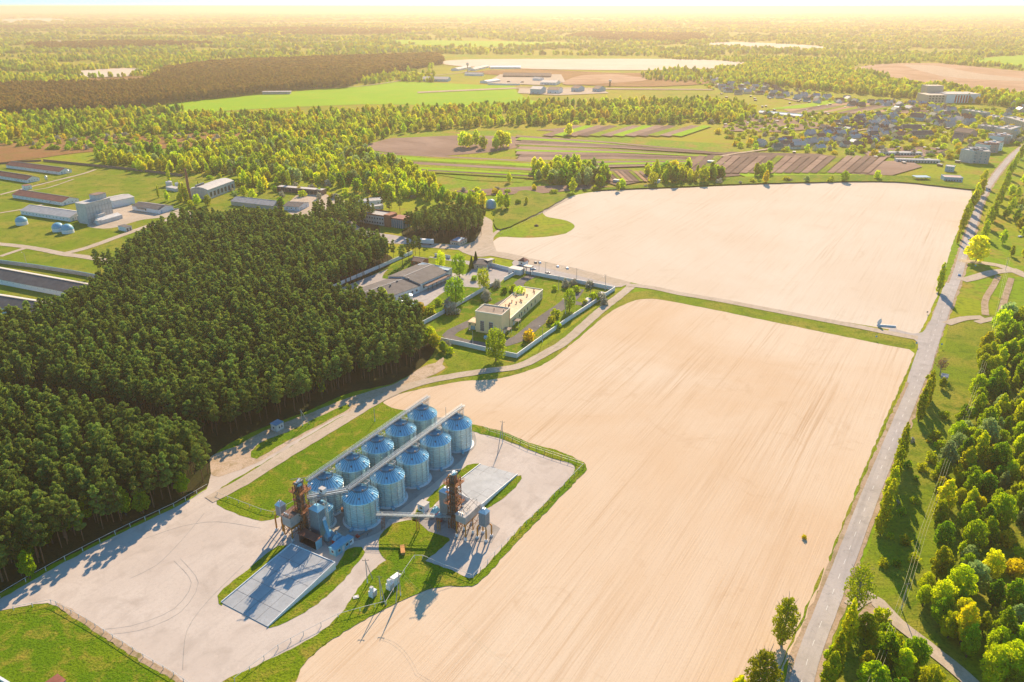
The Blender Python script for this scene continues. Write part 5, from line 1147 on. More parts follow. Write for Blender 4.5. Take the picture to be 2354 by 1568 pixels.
wall_run('white inner wall between the dairy and the yellow building', [(971,748),(1020,722),(1076,690),(1118,665),(1143,653)], 2.2, pier=4)
wall_run('short white wall left of the flat gate house', [(1189,629),(1159,646)], 2.2, pier=4)
wall_run('white wall between the gate shed and the gate house', [(1128,612),(1155,619),(1183,625)], 2.2, pier=4)
wall_run('blue-shaded wall between the pine grove and the dairy', [(739,676),(790,652),(835,633),(884,612),(920,596),(948,584)], 2.2, pier=4)
wall_run('white wall stub at the roadside behind the willows', [(1000,589),(1035,594)], 2.0, pier=4)
wall_run('long dark brown fence at the back of the farm', [(100,371),(200,381),(300,391),(420,406)], 2.2, 'brown_roof', name='board_fence')
wall_run('long grey wall behind the long barns', [(-20,603),(80,616),(180,632),(280,651)], 2.4, 'grey_panel', cap='cabin_blue')
wall_run('dark hedge-like fence at the edge of the farm grass', [(-20,380),(40,374),(95,371)], 1.8, 'brown_roof', name='board_fence')

# ---------------------------------------------------------------- general buildings: two ends of the near long base edge + depth
def frame2(a, b):
    A = corner(a); Bp = corner(b); d = Bp - A; return A, math.atan2(d.y, d.x), d.length
def windows(t, host, side, L, W, z, ww, hh, n, mat='glass', fr='window_frame', m0=1.0, off=.0):
    "front face y=0 or right end x=L; every window is a part with its pane"
    for i in range(n):
        s = L if side in 'fb' else W; c = m0 + (s - 2*m0) * (i + .5) / n + off
        o = MB()
        if side == 'f': o.box(c-ww/2, c+ww/2, -.06, .02, z, z+hh); o = o.build('window', fr, host); MB().box(c-ww/2+.12, c+ww/2-.12, -.07, -.06, z+.12, z+hh-.12).build('pane', mat, o)
        elif side == 'r': o.box(L-.02, L+.06, c-ww/2, c+ww/2, z, z+hh); o = o.build('window', fr, host); MB().box(L+.06, L+.07, c-ww/2+.12, c+ww/2-.12, z+.12, z+hh-.12).build('pane', mat, o)
        elif side == 'l': o.box(-.06, .02, c-ww/2, c+ww/2, z, z+hh); o = o.build('window', fr, host); MB().box(-.07, -.06, c-ww/2+.12, c+ww/2-.12, z+.12, z+hh-.12).build('pane', mat, o)
def gable_house(name, label, cat, a, b, W, h, rh, wall, roof, win=5, ww=1.0, hh=1.0, end=0, grp=None, ov=.4, ridge=None, door=True, wz=1.2):
    A, rz, L = frame2(a, b); t = thing(name, label, cat, A, rz, grp); m = MB()
    m.add([(0,0,0),(L,0,0),(L,W,0),(0,W,0),(0,0,h),(L,0,h),(L,W,h),(0,W,h),(0,W/2,h+rh),(L,W/2,h+rh)], [(0,1,5,4),(2,3,7,6),(1,2,6,9,5),(3,0,4,8,7)]); m.build('wall', wall, t)
    r = MB(); k = rh / (W/2); t_ = .16
    for s in (0, 1):
        y0 = -ov if s == 0 else W + ov; z0 = h - k * ov + .02
        lo = [(-ov,y0,z0),(L+ov,y0,z0),(L+ov,W/2,h+rh+.02),(-ov,W/2,h+rh+.02)]
        if s: lo = [lo[1], lo[0], lo[3], lo[2]]
        r.hexa(lo, [(x, y, z + t_) for x, y, z in lo])
    ro = r.build('roof', roof, t)
    MB().box(-ov, L+ov, W/2-.2, W/2+.2, h+rh+.1, h+rh+.28).build('ridge', ridge or 'grey_roof', ro)
    if win: windows(t, t, 'f', L, W, wz, ww, hh, win)
    if end: windows(t, t, 'r', L, W, wz, ww, hh, end)
    if door: MB().box(L+.0, L+.05, W*.12, W*.12+1.4, .02, 2.3).build('door', 'blue_wall', t)
    return t, L
def flat_block(name, label, cat, a, b, W, h, wall, roof, rows=1, n=5, ww=1.4, hh=1.4, nr=2, grp=None, par=.35, z0=1.0, trim=None, hf=3.0, glass='glass', left=0):
    A, rz, L = frame2(a, b); t = thing(name, label, cat, A, rz, grp)
    wm = MB(); wm.box(0, L, 0, W, 0, h).build('wall', wall, t)
    MB().box(.3, L-.3, .3, W-.3, h+.003, h+.06).build('roof', roof, t)
    p = MB(); e = .12; T = .32
    p.box(-e, L+e, -e, -e+T, h+.002, h+par).box(-e, L+e, W+e-T, W+e, h+.002, h+par).box(-e, -e+T, -e+T, W+e-T, h+.002, h+par).box(L+e-T, L+e, -e+T, W+e-T, h+.002, h+par); p.build('parapet', trim or wall, t)
    for r_ in range(rows):
        if n: windows(t, t, 'f', L, W, z0 + r_*hf, ww, hh, n, glass)
        if nr: windows(t, t, 'r', L, W, z0 + r_*hf, ww, hh, nr, glass)
        if left: windows(t, t, 'l', L, W, z0 + r_*hf, ww, hh, left, glass)
    return t, L
def lbox(name, mat, t, x0, x1, y0, y1, z0, z1): return MB().box(x0, x1, y0, y1, z0, z1).build(name, mat, t)

# yellow pumping station
hA = hgt((1153.7,772.7), 726); hB = hgt((1284.5,692.4), 672.8); print('station', hA, hB)
A, rz, Wf = frame2((1093.9,762.8), (1153.7,772.7))
t = thing('pump_house', 'yellow flat-roofed building with a tall front block and a long low wing', 'building', A, rz)
C = corner((1284.5,692.4)) - corner((1153.7,772.7)); Lw = C.length; ang = math.atan2(C.y, C.x) - rz - math.pi/2
print('pump', Wf, Lw, math.degrees(ang))
def skew(m): m.v = [(x - (math.tan(-ang) * y if False else -math.sin(ang) * 0) , y, z) for x, y, z in m.v]; return m
Lt = 10.5
MB().box(0, Wf, 0, Lt, 0, hA).build('tall_block', 'yellow_wall', t)
MB().box(.35, Wf-.35, .35, Lt-.35, hA+.003, hA+.05).build('tall_roof', 'brown_flat', t)
p = MB(); p.box(-.15,Wf+.15,-.15,.2,hA+.002,hA+.55).box(-.15,Wf+.15,Lt-.2,Lt+.15,hA+.002,hA+.55).box(-.15,.2,.2,Lt-.2,hA+.002,hA+.55).box(Wf-.2,Wf+.15,.2,Lt-.2,hA+.002,hA+.55); p.build('parapet', 'cream_trim', t)
X0 = Wf - 13.2
MB().box(X0+.5, Wf-.02, Lt+.003, Lw, 0, hB).build('wing', 'yellow_wall', t); MB().box(X0+.85, Wf-.37, Lt+.16, Lw-.35, hB+.003, hB+.06).build('wing_roof', 'ochre_roof', t)
p = MB(); p.box(X0+.35,X0+.7,Lt+.16,Lw+.15,hB+.002,hB+.45).box(Wf-.35,Wf+.13,Lt+.16,Lw+.15,hB+.002,hB+.45).box(X0+.7,Wf-.35,Lw-.2,Lw+.15,hB+.002,hB+.45); p.build('wing_parapet', 'cream_trim', t)
for x in (3.6, 8.4):
    o = MB().box(x-1.1, x+1.1, -.07, .02, 1.0, 6.6).build('tall_window', 'window_frame', t)
    for i in range(3):
        for j in range(5): MB().box(x-1.0+i*.68, x-1.0+i*.68+.6, -.09, -.07, 1.15+j*1.06, 1.15+j*1.06+.95).build('pane', 'glass', o)
for i, y in enumerate((Lt+12.5, Lt+15.5, Lt+20, Lt+24, Lt+30, Lt+35.5, Lw-3.0)):
    if y > Lw - 1: continue
    o = MB().box(Wf-.03, Wf+.05, y-.9, y+.9, 1.3, 3.4).build('window', 'window_frame', t); MB().box(Wf+.05, Wf+.06, y-.75, y-.05, 1.45, 3.25).build('pane', 'glass', o); MB().box(Wf+.05, Wf+.06, y+.05, y+.75, 1.45, 3.25).build('pane', 'glass', o)
for y in (3.2, Lt+5): 
    o = MB().box(Wf+.06, Wf+3.4, y-1.8, y+1.8, 3.0, 3.2).build('porch_roof', 'brown_flat', t); MB().beam((Wf+3.2, y-1.6, 0), (Wf+3.2, y-1.6, 3), .14).beam((Wf+3.2, y+1.6, 0), (Wf+3.2, y+1.6, 3), .14).build('post', 'cream_trim', o); MB().box(Wf-.03, Wf+.05, y-.9, y+.9, .02, 2.3).build('door', 'white_paint', t)
MB().box(-5.2, -.003, 2.0, 8.0, 0, 3.8).build('annex', 'yellow_wall', t); MB().box(-5.35, -.15, 1.85, 8.15, 3.803, 4.0).build('annex_roof', 'ochre_roof', t)
MB().box(-3.6, -2.6, 1.95, 2.0, 0, 2.1).box(-2.4, -1.4, 1.95, 2.0, 0, 2.1).build('door', 'cabin_blue', t)
for x in (-4.2, -1.0): MB().box(x-.35, x+.35, 1.94, 2.0, 2.4, 3.3).build('window', 'glass', t)
for i in range(18):
    x, y = random.uniform(X0+2.5, Wf-2), random.uniform(Lt+3, Lw-3); MB().tube((x, y, hB), (x, y, hB+random.uniform(.5, 1.1)), .28, .28, 8).tube((x, y, hB+.9), (x, y, hB+1.15), .5, .5, 8).build('roof_vent', 'rust', t)
MB().tube((Wf*.55, Lt*.5, hA), (Wf*.55, Lt*.5, hA+1.3), .2, .2, 8).build('roof_vent', 'rust', t); MB().tube((Wf*.88, Lt*.6, hA), (Wf*.88, Lt*.6, hA+1), .25, .25, 8).build('roof_vent', 'grey_steel', t)
m = MB()
for s in (-.25, .25): m.beam((Wf+.25, Lt-1+s, .3), (Wf+.25, Lt-1+s, hA+.6), .06)
for i in range(18): m.beam((Wf+.25, Lt-1.25, .5+i*.5), (Wf+.25, Lt-.75, .5+i*.5), .05)
m.build('ladder', 'rust', t)
b = corner((1128,778)); t = thing('tank', 'blue-grey cylindrical tank lying before the yellow building', 'tank', b, rz); m = MB(); m.tube((-2.4,-2,1.1),(2.2,-2,1.1),.95,.95,14); m.build('vessel', 'cabin_blue', t, False)
for x in (-1.5, 1.3): MB().box(x-.2, x+.2, -2.7, -1.3, 0, .5).build('saddle', 'concrete', t)
for p, lb in (((1382,688),'small white shed leaning on the right wall, upper one'),((1350,702),'small white shed leaning on the right wall, lower one')): ubox('shed', lb, 'shed', p, 2.6, 5, 2.0, 'white_paint', 'pale_roof', slope=.4, door=('f', 1.3))

# gate, kiosks
b = corner((1195.5,633)); 
ubox('gate_house', 'flat white gate house at the car park entrance', 'gate house', (1196,634), 8.5, 5.5, 3.4, 'white_paint', 'pale_roof', win=(('f', 5, 1, 1.2, 1.2),))
b = corner((1203,609)); t = thing('kiosk', 'little white kiosk with a red pyramid roof by the car park', 'kiosk', b, AX); MB().box(-2.2,2.2,-2.2,2.2,0,3).build('wall','white_paint',t); MB().hexa([(-2.7,-2.7,3.0),(2.7,-2.7,3.0),(2.7,2.7,3.0),(-2.7,2.7,3.0)], [(-.05,-.05,5),(.05,-.05,5),(.05,.05,5),(-.05,.05,5)]).build('roof','red_roof',t)
o = MB().box(-.7,.7,-2.25,-2.2,1,2.2).build('window','window_frame',t); MB().box(-.55,.55,-2.26,-2.25,1.15,2.05).build('pane','glass',o)
def portal(label, a, b, h=5, d=3):
    A, rz, L = frame2(a, b); t = thing('entrance_gate', label, 'gate', A, rz); m = MB()
    for x in (0, L):
        for y in (0, d): m.beam((x,y,0),(x,y,h),.3)
    m.build('post', 'dark_steel', t); MB().box(-.3,L+.3,-.3,d+.3,h+.01,h+.5).build('lintel', 'dark_steel', t); MB().box(.2,L-.2,d/2-.05,d/2+.05,.1,2.0).build('gate_leaf','blue_wall',t)
portal('dark steel gate frame beside the flat white gate house', (1204,631), (1219,634)); portal('dark portal frame joined to the long gate shed', (1122,617), (1136,613), 4.5)
t, L = gable_house('gate_shed', 'long shed with dark roof left of the portal frame', 'shed', (1089,618), (1118,621), 12, 3.4, 1.2, 'beige_wall', 'dark_roof', 2)
t, L = flat_block('bus_station', 'small beige pavilion with blue flat roof and red trim at the road bend', 'building', (1035,564), (1056,567), 11, 3.2, 'beige_wall', 'blue_roof', 1, 3, 1.2, 1.2, 3, trim='red_roof')
lbox('plinth', 'concrete', t, -1.5, L+2, -2.2, -.16, 0, .35)
b = corner((982,562)); t = thing('box_trailer', 'white box trailer parked before the pines', 'trailer', b, R(-12)); MB().box(-6.5,4.5,-1.3,1.3,1.0,3.7).build('body','white_paint',t)
for x in (-4.5,-3.2,2.8):
    for y in (-1.2, 1.2): MB().tube((x,y-.15,.5),(x,y+.15,.5),.5,.5,12).build('wheel','rubber',t)
MB().box(-6,4,-.5,.5,.7,1.0).build('chassis','dark_steel',t)
gable_house('brick_shed', 'small brick shed with a worn roof at the wall corner', 'shed', (945,609), (970,613), 8, 3, 1.2, 'brick', 'brown_roof', 2)
gable_house('low_shed', 'low grey shed at the left of the dairy', 'shed', (914,667), (935,668), 9, 2.6, .8, 'blue_wall', 'brown_roof', 1)

# dairy
t, L = gable_house('dairy_hall', 'long low dairy hall with dark shallow roof, nearer half', 'building', (868,708), (966,672), 23, 4.0, 2.0, 'white_paint', 'dark_roof', 9, 1.4, 1.3, ridge='pale_roof')
for i in range(6): MB().tube((4+i*7, 9+2*(i%2), 5.6),(4+i*7, 9+2*(i%2), 6.8),.5,.5,8).build('roof_vent','grey_steel',t)
t, L = gable_house('dairy_hall', 'long low dairy hall with dark shallow roof, farther half', 'building', (967,671), (1030,642), 24, 4.8, 2.2, 'white_paint', 'dark_roof', 6, 1.4, 1.6, ridge='pale_roof')
MB().box(2, L-1, -3.4, -.05, 3.3, 3.5).build('canopy', 'brown_roof', t)
for i in range(6): MB().beam((3+i*(L-6)/5, -3.2, 0),(3+i*(L-6)/5, -3.2, 3.3),.16).build('canopy_post','dark_steel',t)
t, L = flat_block('dairy_office', 'white block with a blue roof at the far end of the dairy', 'building', (1030,642), (1040,637), 22, 5.4, 'white_paint', 'blue_roof', 1, 1, 1.2, 1.4, 2)
for i, (p, s) in enumerate((((922,704),1.5),((930,699),1.6),((941,694.5),2.0))):
    b = corner(p); t = thing('milk_tank', '%s of three upright steel tanks beside the dairy' % ['nearest','middle','farthest and largest'][i], 'tank', b); MB().lathe([(s,0),(s,3.2+.5*i),(s*.6,3.6+.5*i),(0,3.8+.5*i)],20).build('vessel','bright_steel',t)
    MB().tube((0,0,3.7+.5*i),(0,0,4.2+.5*i),.25).build('hatch','white_paint',t)
lbox('slab', 'cabin_blue', thing('tank_slab', 'low blue slab under the three tanks', 'slab', corner((930,704)), R(28)), -7, 9, -2.5, 2.5, 0, .12)
# administration with red band
t, L = flat_block('office_block', 'two-storey office with dark red eaves band and glazed stair wing', 'building', (828,511), (886,520), 13, 7.0, 'concrete', 'grey_roof', 2, 9, 1.5, 1.5, 0, trim='red_roof', par=.9, hf=3.2)
lbox('stair_tower', 'brick', t, L+.02, L+5.5, -1.2, 8, 0, 9.0); lbox('glazed_wing', 'blue_glass', t, L+5.52, L+16.5, 0, 10, 0, 6.4); lbox('wing_roof', 'red_roof', t, L+5.52, L+16.9, -.3, 10.3, 6.403, 7.3)
for i in range(6): lbox('mullion', 'window_frame', t, L+6.2+i*1.9, L+6.4+i*1.9, -.12, -.003, 0, 6.3)
flat_block('storehouse', 'small white low building half hidden behind pines', 'building', (829,474), (880,470), 10, 3.5, 'white_paint', 'grey_roof', 1, 3, 1.2, 1.2, 1)
flat_block('storehouse', 'white low annex beside the pale yard behind the pine clump', 'building', (853,484), (882,480), 5, 2.8, 'old_white', 'pale_roof', 1, 2, 1, 1, 1)
# farm side
FB = [((15,386),(138,402),13,'longest barn at the upper left, red-brown roof and white walls'), ((-25,407),(63,421),12,'barn cut by the left edge, second from the top'), ((30,455),(144,473),15,'barn with red-brown roof in the middle of the farm')]
for a, b_, W, lb in FB:
    t, L = gable_house('livestock_barn', lb, 'barn', a, b_, W, 3.0, 2.6, 'white_paint', 'red_roof', 12, .8, .7, 4, grp=None, wz=1.4)
    for s in range(2): MB().beam((L*.8+s*.4, -.6, 3),(L*.8+s*.4,-3,1.2),.1).build('feed_pipe','grey_steel',t)
t, L = gable_house('storage_barn', 'long pale-roofed barn joined to the concrete mill', 'barn', (49,493), (162,510), 17, 3.2, 2.6, 'white_paint', 'pale_roof', 14, .8, .8, 2, wz=1.4)
ubox('feed_house', 'small white house with red roof between the barns', 'building', (60,437), 6, 5.5, 3.6, 'white_paint', 'red_roof', win=(('f',2,1,1,1),('r',3,1,1,1)))
for p, lb in (((108,418),'feed bin at the end of the second barn'),((158,404),'feed bin at the end of the longest barn')):
    b = corner(p); t = thing('feed_bin', lb, 'feed bin', b); MB().lathe([(.15,1.2),(1.2,2.6),(1.2,5),(.2,5.8),(0,5.8)],14).build('vessel','bright_steel',t)
    for i in range(4): MB().beam((math.cos(i*1.57)*1,math.sin(i*1.57)*1,0),(math.cos(i*1.57)*1,math.sin(i*1.57)*1,2.8),.12).build('leg','grey_steel',t)
# mill
A, rz, L = frame2((205,516), (262,500)); t = thing('feed_mill', 'tall windowless concrete mill tower with stepped roof', 'mill', A, rz); hm = hgt((205,516), 470)
print('mill', L, hm)
MB().box(0, L, 0, 10, 0, hm).build('tower', 'concrete', t); MB().box(-.3, L+.3, -.3, 10.3, hm+.003, hm+.35).build('roof', 'pale_roof', t)
MB().box(L*.55, L-1, 2, 9, hm+.36, hm+4).build('head_house', 'concrete', t); MB().box(L*.55-.2, L-.8, 1.8, 9.2, hm+4.003, hm+4.2).build('head_roof', 'brown_roof', t)
rb = MB()
for i in range(9): rb.box(i*L/8-.12, i*L/8+.12, -.14, -.003, 0, hm-2)
for k in range(3): rb.box(-.1, L+.1, -.18, -.145, 3.5+k*4, 3.75+k*4)
rb.build('pilaster', 'grey_panel', t); MB().box(L*.25, L*.55, -4.2, -.2, 0, 6.4).build('lift_shaft', 'concrete', t)
MB().hexa([(L*.15,-9,0),(L*1.02,-9,0),(L*1.02,-.2,0),(L*.15,-.2,0)],[(L*.15,-9,3.0),(L*1.02,-9,3.0),(L*1.02,-4.25,4.4),(L*.15,-4.25,4.4)]).build('loading_bay', 'old_white', t)
MB().box(L*.05, L*.2, -8.6, -5.6, 0, 3.6).build('porch', 'old_white', t)
ubox('mill_annex', 'low dark-topped annex left of the mill tower', 'building', (193,512), 8, 9, 4.2, 'grey_panel', 'grey_roof')
gable_house('hall', 'broad white hall behind the mill tower', 'hall', (262,478), (311,468), 17, 5.5, 1.2, 'white_paint', 'pale_roof', 0)
t, L = gable_house('store_building', 'white store with dark grey roof right of the mill', 'building', (305,483), (367,492), 14, 3.4, 1.7, 'white_paint', 'dark_roof', 1, 1.5, 1.6, 0)
MB().box(6, 16, -1.8, -.06, 2.6, 2.8).build('canopy','brown_roof',t)
for i, p in enumerate([(51,516),(135,531),(157,535)]):
    b = corner(p); t = thing('dome_tank', ['round white tank with blue dome standing alone on the left','round white tank with blue dome, left of the close pair','round white tank with pointed blue dome, right of the close pair'][i], 'tank', b)
    MB().lathe([(4.1,0),(4.1,2.6)],28).build('wall','white_paint',t); MB().lathe([(4.1*math.cos(a),2.6+(3.6 if i<2 else 3.9)*math.sin(a)**(1 if i<2 else 1.15)) for a in [j*math.pi/2/8 for j in range(9)]],28).build('dome','cabin_blue',t)
ubox('booth', 'small white booth with blue doors below the mill', 'building', (290,533), 9, 5, 3.2, 'white_paint', 'dark_roof', win=(('r',1.5,.1,1.6,2.4),('r',3.6,.1,1.4,2.4)))
b = corner((438,463)); t = thing('chimney', 'tall tapering red brick chimney of the boiler house', 'chimney', b); MB().lathe([(1.5,0),(.85,26),(.95,26.2),(.95,27),(.6,27)],16).build('stack','brick',t); MB().lathe([(1.9,0),(1.9,1.2),(1.5,1.2)],16).build('base','concrete',t)
for p, s, lb in (((389.6,429),2.8,'left of two white round tanks near the chimney'),((411,432),2.8,'right of two white round tanks near the chimney')):
    b = corner(p); t = thing('oil_tank', lb, 'tank', b); MB().lathe([(s,0),(s,4.6),(0,5.4)],20).build('vessel','old_white',t); MB().tube((0,0,5.3),(0,0,5.8),.3).build('hatch','grey_steel',t)
ubox('pump_shed', 'low flat building below the two white tanks', 'building', (405,441), 14, 6, 2.6, 'old_white', 'pale_roof')
t, L = flat_block('boiler_house', 'boiler house with pale curved roof and tall window bays', 'building', (481,459), (541,436), 17, 8.0, 'concrete', 'pale_roof', 1, 7, 3.2, 4.2, 0, par=.25, z0=1.6, left=0)
MB().lathe([(14,0),(14,L)],1)  # no geometry kept
m = MB(); n = 8
for i in range(n): 
    y0, y1 = 17*i/n, 17*(i+1)/n; z0, z1 = 8.08+2*math.sin(math.pi*i/n), 8.08+2*math.sin(math.pi*(i+1)/n)
    m.hexa([(.2,y0,8.07),(L-.2,y0,8.07),(L-.2,y1,8.07),(.2,y1,8.07)],[(.2,y0,z0+.05),(L-.2,y0,z0+.05),(L-.2,y1,z1+.05),(.2,y1,z1+.05)])
m.build('vault', 'pale_roof', t)
for i in range(5): MB().tube((3+i*2.4, 12.5, 9.2),(3+i*2.4, 12.5, 11.2),1.0,1.0,10).build('roof_vent','grey_steel',t)
b = corner((452,448)); t = thing('oil_tank', 'white round tank against the boiler house', 'tank', b); MB().lathe([(3.4,0),(3.4,6.4),(0,7)],20).build('vessel','old_white',t); MB().tube((0,0,6.9),(0,0,7.4),.3).build('hatch','grey_steel',t)
gable_house('long_shed', 'long low shed with rounded grey-blue roof and cream walls', 'shed', (532,472), (629,483), 14, 3.4, 2.4, 'beige_wall', 'grey_roof', 0, end=1)
t, L = flat_block('garage_row', 'long open-fronted garage row behind the pale yard', 'garage', (637,440), (741,449), 7, 4.2, 'brown_roof', 'pale_roof', 0, 0, nr=0, par=.2)
for i in range(12): lbox('bay_shade', 'dark_steel', t, 1+i*(L-2)/12, 1+(i+.8)*(L-2)/12, -.06, -.003, .02, 3.4)  # dark panels on the closed front stand in for shade inside the open bays
gable_house('workshop', 'white workshop with dark roof in front of the pine clump', 'building', (653,483), (688,485.5), 16, 3.4, 1.6, 'white_paint', 'dark_roof', 3, 1, 1.2, 2)
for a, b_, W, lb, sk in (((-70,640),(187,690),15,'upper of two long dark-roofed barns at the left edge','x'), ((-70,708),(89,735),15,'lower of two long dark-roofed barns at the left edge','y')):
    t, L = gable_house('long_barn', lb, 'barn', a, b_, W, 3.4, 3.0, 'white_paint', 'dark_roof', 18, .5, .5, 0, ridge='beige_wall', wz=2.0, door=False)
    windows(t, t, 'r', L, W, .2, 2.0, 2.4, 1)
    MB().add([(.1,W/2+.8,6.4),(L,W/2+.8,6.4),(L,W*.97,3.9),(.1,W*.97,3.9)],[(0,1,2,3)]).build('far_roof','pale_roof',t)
    MB().box(L-8,L-2,-2.6,-.06,.1,2.6).build('porch','white_paint',t)
# ---------------------------------------------------------------- far buildings
t, L = gable_house('far_hall', 'grey-white hall, leftmost of four beside the crop field', 'hall', (1219,216), (1243,217), 30, 9, 4, 'blue_wall', 'pale_roof', 2, 2, 2)
gable_house('far_hall', 'hall with brown roof, second of four beside the crop field', 'hall', (1258,215), (1284,216), 28, 7, 4, 'white_paint', 'brown_roof', 2, 2, 2)
gable_house('far_hall', 'small hall with brown roof, third of four beside the crop field', 'hall', (1313,211), (1329,212), 26, 7, 4, 'blue_wall', 'brown_roof', 1, 2, 2)
gable_house('far_hall', 'small hall with brown roof, rightmost of four beside the crop field', 'hall', (1362,211), (1376,212), 26, 6, 4, 'blue_wall', 'brown_roof', 1, 2, 2)
gable_house('far_barn', 'very long low dark-roofed barn behind the far works yard', 'barn', (1156,178), (1266,179), 30, 4, 5, 'brown_roof', 'brown_roof', 0)
gable_house('far_barn', 'white-walled barn at the right of the far works yard', 'barn', (1242,195), (1278,196), 40, 5, 3, 'white_paint', 'grey_roof', 5, 2, 2)
gable_house('far_barn', 'white shed at the left corner of the far works yard', 'barn', (1121,192), (1150,188), 20, 4, 2, 'white_paint', 'pale_roof', 0)
gable_house('far_barn', 'white shed among bushes in the far works yard', 'barn', (1224,186), (1242,187), 16, 5, 3, 'white_paint', 'pale_roof', 0)
gable_house('greenhouse', 'long white greenhouse at the edge of the sandy field far back', 'greenhouse', (1127,158), (1197,158), 22, 4, 3, 'plastic_film', 'plastic_film', 0)
gable_house('far_barn', 'grey long shed on the left of the far farm', 'barn', (970,187), (1029,188), 28, 5, 4, 'blue_wall', 'grey_roof', 6, 2, 1.5)
gable_house('far_barn', 'white long barn beside the far greenhouse, left one', 'barn', (1054,163), (1083,157), 20, 4, 3, 'white_paint', 'grey_roof', 0)
gable_house('far_barn', 'white long barn beside the far greenhouse, right one', 'barn', (1092,163), (1125,155), 20, 4, 3, 'white_paint', 'grey_roof', 0)
gable_house('far_barn', 'brown-roofed low barn in front of the far farm', 'barn', (978,178), (998,178), 20, 5, 3, 'brown_roof', 'brown_roof', 0)
gable_house('far_barn', 'white low barns behind bushes of the far farm', 'barn', (1068,174), (1108,175), 16, 4, 3, 'white_paint', 'pale_roof', 0)
wall_run('white wall along the road in front of the far works yard, left part', [(1121,195),(1160,196),(1195,196)], 3, name='boundary_wall')
b = corner((1075,166)); t = thing('water_tower', 'slim water tower with a round head on the far farm', 'water tower', b); MB().tube((0,0,0),(0,0,16),1.2,1.2,10).build('shaft','beige_wall',t); MB().lathe([(1.2,15),(3.2,17),(3.2,21),(0,23)],14).build('tank','old_white',t)
b = corner((1402,198)); t = thing('water_tower', 'small tower with white head on the meadow right of the works yard', 'water tower', b); MB().tube((0,0,0),(0,0,9),2,1.6,10).build('shaft','brown_roof',t); MB().lathe([(1.6,9),(3,9.5),(3,12),(0,13)],14).build('tank','old_white',t)
t, L = gable_house('polytunnel', 'long shining white polytunnel between the plots', 'greenhouse', (1744,261), (1840,270), 9, 2.0, 2.2, 'plastic_film', 'plastic_film', 0, ridge='plastic_film', door=False)
b = corner((635,217)); t = thing('far_shed', 'low grey shed at the edge of the pine wood by the crop field', 'shed', b, R(4)); MB().box(-25,25,0,14,0,4).build('wall','grey_panel',t); MB().box(-26,26,-1,15,4.003,4.8).build('roof','grey_roof',t)
# large buildings of the village
APT = [((2221,372),(2236,380),None)]
def apt(lb, a, b_, W, fl, wall, trim, n, nr, roof='grey_roof', grp=None, bal=True):
    h = fl * 2.9 + .6; t, L = flat_block('apartment_block', lb, 'apartment block', a, b_, W, h, wall, roof, fl, n, 1.5, 1.4, nr, trim=trim, hf=2.9, par=.6, glass='blue_glass')
    if bal:
        for f in range(fl): lbox('balcony', trim, t, L*.35, L*.65, -1.2, -.08, .7+f*2.9, 1.6+f*2.9)
    for i in range(3): lbox('roof_house', wall, t, L*(.2+.28*i), L*(.2+.28*i)+2.4, W*.4, W*.4+3, h+.07, h+1.6)
    return t
apt('grey apartment block nearest to the road, five storeys', (2232,376), (2268,371), 14, 4, 'concrete', 'blue_wall', 5, 2)
apt('lower left wing of the grey apartment block near the road', (2220,364), (2231,375), 16, 4, 'grey_panel', 'grey_panel', 2, 3, bal=False)
apt('white and red apartment block, second from the road bend', (2268,353), (2303,346), 14, 3, 'white_paint', 'red_roof', 5, 2)
apt('pinkish apartment block behind the white and red one', (2243,346), (2266,352), 14, 3, 'pink_wall', 'red_roof', 3, 2)
apt('white apartment block, third group along the road', (2300,333), (2324,327), 14, 3, 'white_paint', 'red_roof', 4, 2)
apt('pale apartment block with dark roof, third group left', (2268,326), (2298,332), 14, 3, 'pink_wall', 'white_paint', 4, 2)
apt('beige-green apartment block, farthest group right', (2318,322), (2342,314), 16, 4, 'beige_wall', 'blue_wall', 4, 2)
apt('beige apartment block, farthest group left', (2286,312), (2316,320), 14, 3, 'beige_wall', 'concrete', 5, 2)
apt('long beige school block at the right edge', (2304,284), (2356,300), 16, 3, 'beige_wall', 'cream_trim', 12, 1, bal=False)
apt('low grey block in front of the school', (2245,300), (2300,306), 14, 2, 'grey_panel', 'concrete', 8, 1, bal=False)
apt('blue-green row building with skylights', (2209,262), (2255,270), 14, 2, 'green_wall', 'pale_roof', 8, 1, bal=False)
apt('low building beyond the skylight row', (2264,270), (2304,280), 12, 1, 'old_white', 'pale_roof', 8, 1, bal=False)
A, rz, L = frame2((2173,237), (2250,237)); t = thing('culture_house', 'large culture house with red and white striped front and tower', 'building', A, rz)
lbox('hall', 'white_paint', t, 0, L, 0, 40, 0, 14); lbox('roof', 'grey_roof', t, -.3, L+.3, -.3, 40.3, 14.003, 14.6); lbox('stage_tower', 'beige_wall', t, -14, 14, 41, 62, 0, 24); lbox('side_wing', 'beige_wall', t, -32, -.01, 0, 36, 0, 13)
for i in range(6): lbox('red_panel', 'red_paint', t, L*.26+i*4.6, L*.26+i*4.6+2.4, -.3, -.01, .5, 12.5)
for i in range(5):
    for j in range(3): lbox('window', 'glass', t, -29+i*5.5, -26+i*5.5, -.2, -.01, 2+j*4, 4+j*4)
gable_house('large_house', 'large pink house with steep brown roof in the village', 'house', (2075,303), (2118,304), 14, 4.5, 4, 'pink_wall', 'brown_roof', 6, 1.4, 1.4, 2)
gable_house('large_house', 'large brown-roofed house right below the pink one', 'house', (2100,318), (2146,316), 13, 4, 4, 'beige_wall', 'brown_roof', 6, 1.4, 1.4, 2)
gable_house('large_house', 'manor-like house with complex roof, front wing', 'house', (2187,326), (2208,328), 15, 6, 4, 'pink_wall', 'dark_roof', 4, 1.4, 1.6, 2)
